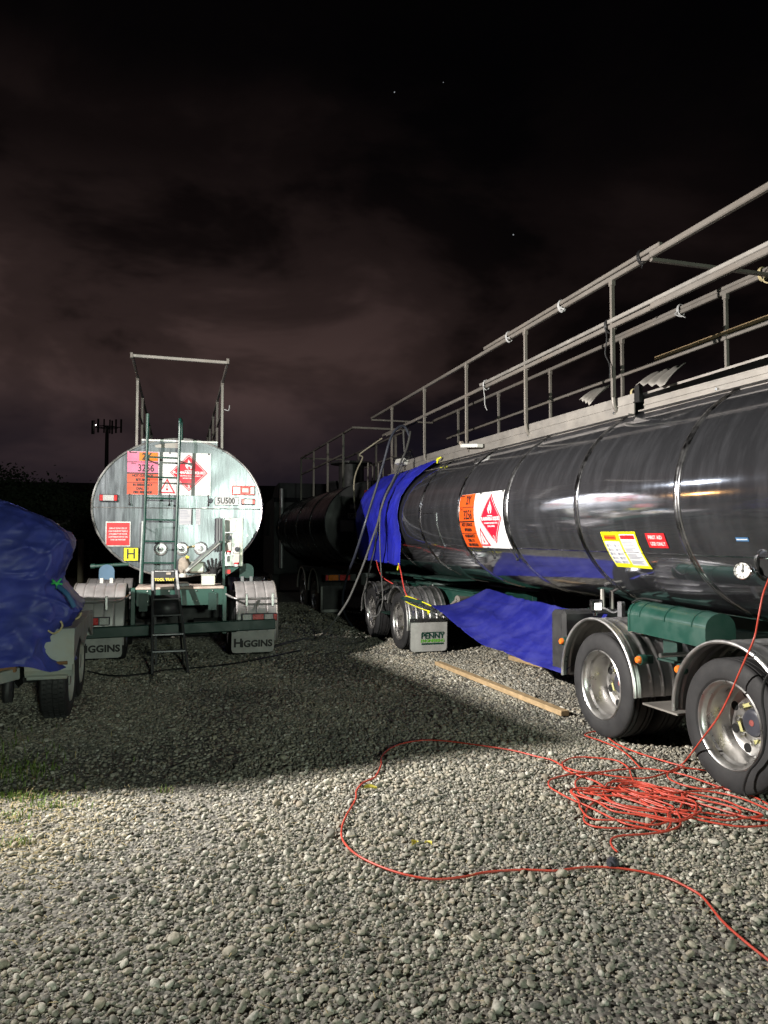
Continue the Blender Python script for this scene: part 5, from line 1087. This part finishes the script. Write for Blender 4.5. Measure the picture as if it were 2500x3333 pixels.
# ================================================================ BOX TRAILER with its covered load, left edge
TX, TY = -2.90, 6.98; TYAW = R(16)
BT = thing('box_trailer', 'weathered pale green single box trailer at the left edge under a blue cover', 'trailer', (TX, TY, 0), TYAW)
def box_trailer():
    def tw(loc):
        m = MB(); rad = .365; w = .25; half = [(rad * .62, .40), (rad * .72, .49), (rad * .84, .5), (rad * .94, .46), (rad * .985, .42), (rad, .38), (rad, .30), (rad - .01, .29), (rad - .01, .27), (rad, .26), (rad, .02), (rad - .01, .01), (rad - .01, 0)]
        m.lathe([(r, h * w) for r, h in half] + [(r, -h * w) for r, h in half[-2::-1]], (0, 0, 0), 'x', 44); o = m.build('wheel', 'tyre', BT, 25); o.location = loc
        mm = MB()                                                   # zig-zag tread blocks
        for i in range(54):
            a = 2 * math.pi * i / 54
            for j, x in enumerate((-.072, -.024, .024, .072)):
                q = a + .03 * (j % 2); c = Vector((x, (rad + .002) * math.sin(q), (rad + .002) * math.cos(q))); mm.box(c, (.036, .026, .012), Matrix.Rotation(-q, 3, 'X'))
        mm.build('tread', 'rubber', o); m = MB(); m.lathe([(rad * .62, .11), (rad * .6, .12), (rad * .5, .08), (rad * .25, .07), (rad * .2, .11), (0, .11)], (0, 0, 0), 'x', 28); m.build('rim', 'trailer_paint', o)
    for y in (.22, 1.05): tw((-.14, y, .365 + gz(TX, TY + y)))
    # mudguard: flat top, sloped front
    x0, x1 = -.36, .035; m = MB()
    pol = [(-.20, .44), (-.235, .50), (-.235, .80), (-.20, .865), (1.50, .885), (1.56, .60), (1.54, .60), (1.48, .86), (-.19, .845), (-.215, .80), (-.215, .51), (-.185, .45)]
    m.prism(pol, lambda u, v, t: Vector((t, u, v)), x0, x1); md = m.build('mudguard', 'trailer_paint', BT, 30)
    m = MB(); sk = [(-.235, .80), (-.235, .55), (-.10, .62), (.22, .76), (.64, .60), (1.05, .76), (1.4, .62), (1.5, .62), (1.5, .88), (-.2, .865)]; m.prism(sk, lambda u, v, t: Vector((t, u, v)), x1, x1 + .012); m.build('guard_skirt', 'trailer_paint', md)
    m = MB(); m.tube([(x0 + .06, -.246, .56), (x1 - .04, -.246, .565)], .016, 8); m.build('guard_rib', 'rust', md)
    m = MB(); m.box(((x0 + x1) / 2 - .01, -.22, .445), (x1 - x0 - .06, .06, .03), (R(20), 0, 0), b=.005); m.build('guard_lip', 'trailer_paint', md)
    # bed, side panel, drawbar
    m = MB(); m.box((-1.25, .75, .66), (1.72, 2.3, .06)); m.build('bed', 'trailer_paint', BT)
    m = MB(); m.box((-.42, .95, .80), (.05, 1.9, .34), b=.006); m.build('side_panel', 'trailer_paint', BT)
    m = MB(); m.box((-1.25, -.16, .80), (1.6, .04, .3), b=.006); m.build('front_panel', 'trailer_paint', BT)
    m = MB(); m.box((-1.2, -.36, .57), (1.6, .06, .10), b=.006); m.build('front_rail', 'rust', BT)
    m = MB(); m.box((-1.05, -.55, .47), (1.05, .09, .13), b=.008); m.build('cross_member', 'trailer_paint', BT)
    for a, b in (((-.40, -.30, .50), (-1.25, -1.75, .46)), ((-2.1, -.30, .50), (-1.25, -1.75, .46))): m = MB(); m.beam(a, b, .05, .10, b=.006); m.build('drawbar', 'trailer_paint', BT)
    m = MB(); m.tube([(-.95, .22, .36), (-.1, .22, .36)], .035, 8); m.build('axle', 'chassis_black', BT)
    m = MB()
    for k in range(5): m.box((-.47, .1, .42 - .022 * k), (.06, .7 - .1 * k, .016))
    m.build('leaf_spring', 'chassis_black', BT)
    m = MB(); m.lathe([(.04, .0), (.05, .05), (.05, .18), (.03, .22), (0, .22)], (-.48, -.28, .25), 'z', 10); m.build('spring_shackle', 'chassis_black', BT)
    # load cover
    lev = [(0.56, 0.08, -0.5), (0.68, -0.08, -0.44), (0.82, -0.1, -0.38), (0.94, 0.1, -0.33), (1.02, 0.15, -0.3), (1.12, 0.06, -0.3), (1.24, -0.04, -0.32), (1.32, -0.05, -0.34), (1.42, -0.02, -0.33), (1.55, 0.02, -0.32), (1.66, 0.03, -0.3), (1.74, -0.04, -0.26), (1.82, -0.14, -0.2), (1.92, -0.32, -0.1), (2.0, -0.54, 0.02), (2.06, -0.7, 0.1), (2.09, -0.91, 0.2)]
    xl, yb = -1.7, 1.7
    def f(u, v):
        k = v * (len(lev) - 1); i = min(int(k), len(lev) - 2); t = k - i; z, xr, yf = [lev[i][j] + (lev[i + 1][j] - lev[i][j]) * t for j in range(3)]
        a = 2 * math.pi * u; xl = -1.75 + .3 * v; yb = 1.7 - 1.25 * smooth((v - .35) / .65); cx, cy = (xl + xr) / 2, (yf + yb) / 2; ca, sa = math.cos(a), math.sin(a); e = .34
        sx = math.copysign(abs(ca) ** e, ca); sy = math.copysign(abs(sa) ** e, sa); low = (1 - v) ** 1.5
        x = cx + (xr - cx) * sx; y = cy + (yb - cy) * sy
        w = .05 * mnoise.noise(Vector((x * 2.2, y * 2.2, z * 1.4))) + .05 * (.35 - abs(mnoise.noise(Vector((x * 2.6 + z * 1.3, y * 2.6, z * 1.5 - x + 8))))) + .035 * (.3 - abs(mnoise.noise(Vector((x * 5 - z * 2.2, y * 4, z * 2.6 + 2))))) + .03 * mnoise.noise(Vector((x * 5 + z * 3, y * 5, z * 3 + 4))) * (1 + low) + .02 * math.sin(x * 9 + 4 * z + 2 * math.sin(3 * z)) * smooth((1.4 - z) / .5)
        w += crease(Vector((x * 1.3 + z * .5, y * 1.3, z * 1.2 - x * .6)), .042) - .02
        x += w * .6 * sx; y += w * sy * .9
        if sx > 0: x -= .12 * max(0., y - yf) * sx
        if z < 1.0:
            hem = .16 * mnoise.noise(Vector((x * 1.3, y * 1.3, 9.))) + .10 * math.exp(-((x + .12) / .18) ** 2 - ((y + .4) / .3) ** 2) * -1
            z += hem * (1.0 - z) * 1.6
            x += .06 * (1 - z) * math.sin(y * 5 + x * 4)
        # front corner pulled out by its eyelet
        z += .015 * mnoise.noise(Vector((x * 4, y * 4, z * 4)))
        return Vector((x, y, z))
    m = MB(); m.grid(f, 260, 120, closed_u=True); top = [f(i / 260, 1) for i in range(260)]; m.add(top, [tuple(range(260))])
    o = m.build('tarpaulin', 'blue_tarp_dull', None, 80); o.location = (TX, TY, 0); o.rotation_euler = (0, 0, TYAW); tag(o, 'dull dark blue tarpaulin tied over the load of the box trailer', 'tarpaulin')
    # straps and cords on the cover
    def loose(name, pts, mat, r, lab, cat):
        m = MB(); m.tube(catmull(pts, 6), r, 7); o = m.build(name, mat); tag(o, lab, cat); return o
    P = lambda x, y, Y=6.62: PX(x * .4067, 1550 + y * .4067, Y)
    loose('rope_loop', [P(385, 1235), P(430, 1258), P(475, 1235), P(500, 1195), P(485, 1160)], 'rope_cream', .0085, 'cream rope loop under the tarpaulin edge above the trailer mudguard', 'rope')
    loose('rope_loop', [P(605, 1145), P(635, 1125), P(652, 1090)], 'rope_cream', .0085, 'cream rope eye at the lifted corner of the dull blue tarpaulin', 'rope')
    m = MB(); a, b = P(470, 880), P(595, 1045); mid = (a + b) / 2 + Vector((.02, -.03, .02)); m.tube(catmull([a, mid, b], 6), .022, 8); o = m.build('tie_strap', 'strap_blue'); tag(o, 'pale blue strap slanting across the side of the trailer cover', 'strap')
    m = MB()
    for p, q in (((430, 835), (470, 890)), ((455, 895), (490, 820)), ((415, 860), (500, 865)), ((420, 830), (455, 870))): m.tube([P(*p), (P(*p) + P(*q)) / 2 + Vector((0, -.02, .01)), P(*q)], .008, 6)
    o = m.build('tie_knot', 'rope_green'); tag(o, 'bright green cord knot at the waist of the trailer cover', 'rope')
box_trailer()
m = MB(); p = PX(168, 1730, 7.15); m.box((p.x - .30, p.y, 1.25), (.6, .4, 1.1), (0, 0, TYAW), b=.01); m.box((p.x - .30, p.y, 1.815), (.63, .43, .03), (0, 0, TYAW)); o = m.build('storage_cupboard', 'cream_panel'); tag(o, 'cream cupboard corner showing behind the dull blue trailer cover', 'cupboard')
m = MB(); m.box((p.x - .25, p.y - .21, 1.2), (.02, .02, 1.0), (0, 0, TYAW)); m.build('door_edge', 'cream_panel', o)
# ================================================================ plants
def grass():
    m = MB(); r2 = random.Random(9); d = MB()
    patches = [(-2.75, 5.35, .5, .3, 420, .08), (-2.36, 4.86, .34, .10, 240, .06), (-2.12, 4.68, .3, .09, 110, .06), (-2.25, 4.5, .25, .07, 100, .06), (-1.98, 4.1, .12, .06, 70, .06), (-1.43, 4.98, .06, .04, 26, .05), (-1.75, 3.05, .16, .05, 90, .06), (-2.3, 4.3, .5, .35, 60, .05), (-3.3, 5.8, .7, .5, 300, .10)]
    for cx, cy, sx, sy, n, h in patches:
        for _ in range(n):
            x, y = r2.gauss(cx, sx * .5), r2.gauss(cy, sy * .5); z = gz(x, y); a = r2.uniform(0, 6.28); hh = h * r2.uniform(.35, 1.1); b = r2.uniform(.25, 1.0) * hh; w = r2.uniform(.0018, .0042)
            dx, dy = math.cos(a), math.sin(a); s = Vector((-dy, dx, 0)) * w; p0 = Vector((x, y, z)); p1 = p0 + Vector((dx * b * .35, dy * b * .35, hh * .65)); p2 = p0 + Vector((dx * b, dy * b, hh * r2.uniform(.7, 1)))
            t = m if r2.random() > (.12 if n > 80 else .5) else d
            t.add([p0 - s, p0 + s, p1 + s * .8, p1 - s * .8, p2], [(0, 1, 2, 3), (3, 2, 4)])
    for _ in range(1500):                                           # dry stalks pressed among the stones of the verge
        x, y = r2.gauss(-2.15, .38), r2.gauss(4.15, .55); a = r2.uniform(0, 6.28); l = r2.uniform(.02, .06); w = .0016; z = gz(x, y) + r2.uniform(.012, .03)
        dx, dy = math.cos(a), math.sin(a); s = Vector((-dy, dx, 0)) * w; p = Vector((x, y, z)); q = p + Vector((dx * l, dy * l, r2.uniform(-.004, .012))); d.add([p - s, p + s, q + s, q - s], [(0, 1, 2, 3)])
    for _ in range(260):
        y = r2.uniform(2.5, 6.5); x = r2.uniform(-.5, .5) * y; a = r2.uniform(0, 6.28); l = r2.uniform(.015, .05); w = .0013; z = gz(x, y) + r2.uniform(.016, .03); dx, dy = math.cos(a), math.sin(a); s = Vector((-dy, dx, 0)) * w; p = Vector((x, y, z)); q = p + Vector((dx * l, dy * l, r2.uniform(-.006, .008))); d.add([p - s, p + s, q + s, q - s], [(0, 1, 2, 3)])
    o = m.build('grass', 'grass', recalc=False); o['kind'] = 'stuff'; tag(o, 'short green grass tufts along the left edge of the gravel', 'grass')
    o = d.build('dry_grass', 'dry_grass', recalc=False); o['kind'] = 'stuff'; tag(o, 'dry straw scattered over the dusty left verge', 'straw')
grass()
def leaves():
    for (x, y, s, rot, lab) in ((800, 1714, .045, .3, 'yellow fallen leaf lying near the bend of the orange cord'), (895, 1836, .038, 1.2, 'small pale yellow leaf on the gravel inside the cord loop'), (925, 1835, .03, 2.2, 'tiny curled yellow leaf beside the pale leaf')):
        g = GR(x * 1.507, y * 1.507, .032); m = MB(); f = lambda u, v: Vector(((u - .5) * 2 * s, (v - .5) * s * math.sin(math.pi * (u * .94 + .03)), .35 * s * (v - .5) ** 2 * 4 + .12 * s * math.sin(4 * u)))
        m.grid(f, 8, 4); m.tube([(-s, 0, 0), (-s * 1.35, .004, .004)], .0012, 4); o = m.build('fallen_leaf', 'leaf_yellow', recalc=False); o.location = g; o.rotation_euler = (.15, .1, rot); tag(o, lab, 'leaf', 'fallen leaves')
leaves()
def tree(loc, h, spread, seed, label, n=7000):
    r2 = random.Random(seed); t = thing('tree', label, 'tree', loc, 0, 'dark trees beyond the yard'); m = MB()
    m.tube(catmull([(0, 0, -.2), (.1, .05, h * .25), (-.05, .1, h * .5), (.08, 0, h * .8)], 5), [max(.03, .16 - .009 * k) for k in range(16)], 8); tips = []
    for k in range(9):
        a = k * 2.4 + r2.uniform(-.3, .3); z = h * r2.uniform(.28, .75); L = spread * r2.uniform(.55, 1.); e = Vector((math.cos(a) * L, math.sin(a) * L, z + h * r2.uniform(.05, .25))); m.tube([(0, 0, z), e * .5 + Vector((0, 0, z * .5)), e], [.06, .04, .015], 5); tips.append(e)
    m.build('trunk', 'bark', t); tips += [Vector((0, 0, h * .95)), Vector((.2, .1, h * .8)), Vector((-.3, 0, h * .6))]; m = MB(); vs = []; fs = []
    for _ in range(n):
        c = r2.choice(tips); p = c + Vector((r2.gauss(0, spread * .2), r2.gauss(0, spread * .2), r2.gauss(0, h * .07))); s = r2.uniform(.04, .10); a = Vector((r2.gauss(0, 1), r2.gauss(0, 1), r2.gauss(0, 1))).normalized() * s; b = a.orthogonal().normalized() * s * .55; k = len(vs); vs += [p - a, p + b, p + a, p - b]; fs.append((k, k + 1, k + 2, k + 3))
    m.add(vs, fs); m.build('crown', 'leaf_dark', t, recalc=False)
tree((-19.5, 33, 0), 5.4, 2.2, 1, 'tall dark tree at the far left edge behind the tarpaulin')
tree((-16.2, 32, 0), 4.6, 2.0, 2, 'lower dark tree second from the left edge')
tree((-13.0, 33, 0), 3.7, 1.8, 3, 'small dark tree nearest the oval tanker end')
tree((-23.5, 35, 0), 6.4, 2.6, 4, 'broad dark tree partly outside the left edge')
# ================================================================ background
def background():
    r2 = random.Random(4)
    s = thing('far_shed', 'long low dark shed beyond the yard on the left', 'shed', (-16., 40, 0), R(12)); m = MB(); m.box((0, 0, 1.9), (20, 6, 3.8)); m.build('wall', 'shed_wall', s)
    m = MB(); m.prism([(-3.3, 3.7), (3.3, 3.7), (0, 4.9)], lambda u, v, t: Vector((t, u, v)), -10.4, 10.4); m.build('roof', 'shed_wall', s)
    for x in (-6, -1, 4, 7.5): m = MB(); m.box((x, -3.02, 1.5), (1.6, .06, 2.6)); m.build('door', 'mast', s)
    # pale slot and post seen low between the cover and the left tanker
    m = MB(); a = PX(262, 1860, 19.); m.box((a.x, a.y, 1.0), (.11, .1, 1.5)); m.box((a.x - .9, a.y, 1.72), (1.8, .06, .06)); m.box((a.x - 1.75, a.y, 1.2), (.05, .05, 1.9)); o = m.build('gate_post', 'cream_panel'); tag(o, 'pale gate post in the dark between the trailer cover and the left tanker', 'post')
    # mobile mast
    p = PX(347, 1500, 92); t = thing('phone_mast', 'slender phone mast with panel antennas above the left tanker', 'mast', (p.x, p.y, 0)); H = CAMH + (HZ - 1385) / F * 92
    m = MB(); m.tube([(0, 0, 0), (0, 0, H)], [.32, .2], 12); m.build('pole', 'mast', t); m = MB(); m.lathe([(1.25, -.05), (1.25, .05)], (0, 0, H - .15), 'z', 20); m.tube([(-1.6, 0, H - .15), (1.6, 0, H - .15)], .06, 6); m.tube([(0, -1.4, H - .15), (0, 1.4, H - .15)], .06, 6); m.build('head_frame', 'mast', t)
    for x, y in ((-1.75, -.2), (-1.45, -.5), (-.65, -1.2), (.15, -1.4), (.75, -1.1), (1.35, -.7), (1.7, .1), (.3, .9)): m = MB(); m.box((x, y, H - .1 + r2.uniform(-.15, .15)), (.22, .14, 1.7), (0, 0, math.atan2(y, x)), b=.02); m.build('antenna_panel', 'mast', t)
    m = MB(); m.lathe([(0, -.1), (.1, 0), (0, .1)], (-1.05, -.9, H), 'z', 8); m.build('mast_light', 'lamp_small', t)
    for px, py, sz in ((1284, 300, .8), (1671, 764, .9), (1443, 268, .5)):
        m = MB(); p = PX(px, py, 900); m.lathe([(0, -sz), (sz * .7, -sz * .7), (sz, 0), (sz * .7, sz * .7), (0, sz)], (0, 0, 0), 'z', 8); o = m.build('star', 'star_glow'); o.location = p; tag(o, {1284: 'single bright star high in the middle of the night sky', 1671: 'bright star above the near handrails', 1443: 'faintest star high to the right of the middle one'}[px], 'star')
background()
# ================================================================ what lights the yard, out of the picture
def fixtures():
    def look(o, loc, aim): o.location = loc; o.rotation_euler = (Vector(aim) - Vector(loc)).to_track_quat('-Z', 'Y').to_euler()
    t = thing('work_light', 'floodlight on a telescopic tripod beside the added shadow cabinet off the left edge', 'work light', (WORK.x, WORK.y, gz(WORK.x, WORK.y)))
    m = MB(); m.tube([(0, 0, .3), (0, 0, WORK.z - .14)], .022, 10); m.build('mast', 'grey_steel', t)
    for k in range(3): a = k * 2.094 + .4; m = MB(); m.tube([(0, 0, 1.0), (math.cos(a) * .62, math.sin(a) * .62, .02)], .015, 8); m.build('leg', 'grey_steel', t)
    d = (WORK_AIM - WORK).normalized(); q = d.to_track_quat('-Z', 'Y').to_matrix()
    m = MB(); m.box((0, 0, .055), (.26, .20, .07), b=.012); m.v = [tuple(q @ Vector(v) + Vector((0, 0, WORK.z)) - Vector((0, 0, 0))) for v in m.v]; h = m.build('lamp_housing', 'chassis_black', t)
    m = MB(); m.box((0, 0, .012), (.2, .15, .006)); m.v = [tuple(q @ Vector(v) + Vector((0, 0, WORK.z))) for v in m.v]; m.build('lamp_face', 'lamp_white', h)
    # unseen steel cabinet, added to throw the broad shadow over the gravel
    c = thing('shadow_cabinet', 'tall grey steel cabinet added unseen beside the work light to cast shadow', 'cabinet', (-3.715, 5.335, gz(-3.7, 5.3)), R(22.8))
    W, D, H = .60, 1.16, 2.80
    m = MB(); m.box((-W / 2, 0, H / 2 + .02), (W, D, H - .04), b=.012); m.build('body', 'trailer_paint', c)
    for s in (-1, 1): m = MB(); m.box((.008, s * D * .235, H / 2), (.016, D * .45, H - .2), b=.004); dr = m.build('door', 'trailer_paint', c); m = MB(); m.tube([(.04, s * .06, H * .45), (.04, s * .06, H * .55)], .01, 8); m.build('handle', 'grey_steel', dr)
    t = thing('streak_shadow_stake', 'thin steel stake added unseen beyond the left edge to cast a streak', 'stake', (-3.25, 4.32, gz(-3.25, 4.32))); m = MB(); m.tube([(0, 0, -.1), (.0, 0, 1.2)], .017, 8); m.build('rod', 'rust', t); m = MB(); m.tube([(0, 0, 1.2), (0, 0, 1.24)], .026, 10); m.build('cap', 'rope_yellow', t)  # unseen stake, added so that its shadow streaks the gravel
    def post(name, label, P, aim, mat, arm, cat='lamp post'):
        t = thing(name, label, cat, (P.x, P.y, gz(P.x, P.y)), 0, 'lamp posts round the yard'); a = Vector(arm); m = MB()
        m.tube(catmull([(-a.x, -a.y, 0), (-a.x, -a.y, P.z * .6), (-a.x, -a.y, P.z - .1), (-a.x * .6, -a.y * .6, P.z + .22), (0, 0, P.z + .12)], 6), [.09 - .002 * k for k in range(25)], 10); m.build('post', 'mast', t)
        q = (Vector(aim) - P).normalized().to_track_quat('-Z', 'Y').to_matrix(); m = MB(); m.box((0, 0, .1), (.72, .42, .12), b=.03); m.v = [tuple(q @ Vector(v) + Vector((0, 0, P.z))) for v in m.v]; h = m.build('lamp_head', 'chassis_black', t)
        m = MB(); m.box((0, 0, .03), (.56, .3, .008)); m.v = [tuple(q @ Vector(v) + Vector((0, 0, P.z))) for v in m.v]; m.build('lamp_face', mat, h)
    post('lamp_post', 'lamp post with pale greenish lamp behind the viewer', EAVE, EAVE_AIM, 'lamp_green', (0, .6, 0))
    post('lamp_post', 'tall white yard lamp far off the left edge', YARD, (0, 6, 0), 'lamp_white', (.8, -.8, 0))
    post('lamp_post', 'low orange sodium lamp far off the left edge', SODIUM, (0, 6, 1), 'lamp_sodium', (.6, -.6, 0))
fixtures()
sc.cycles.use_denoising = True
sc.cycles.max_bounces = 8; sc.cycles.glossy_bounces = 5; sc.cycles.diffuse_bounces = 3; sc.cycles.sample_clamp_indirect = 6.0; sc.cycles.caustics_reflective = False; sc.cycles.caustics_refractive = False
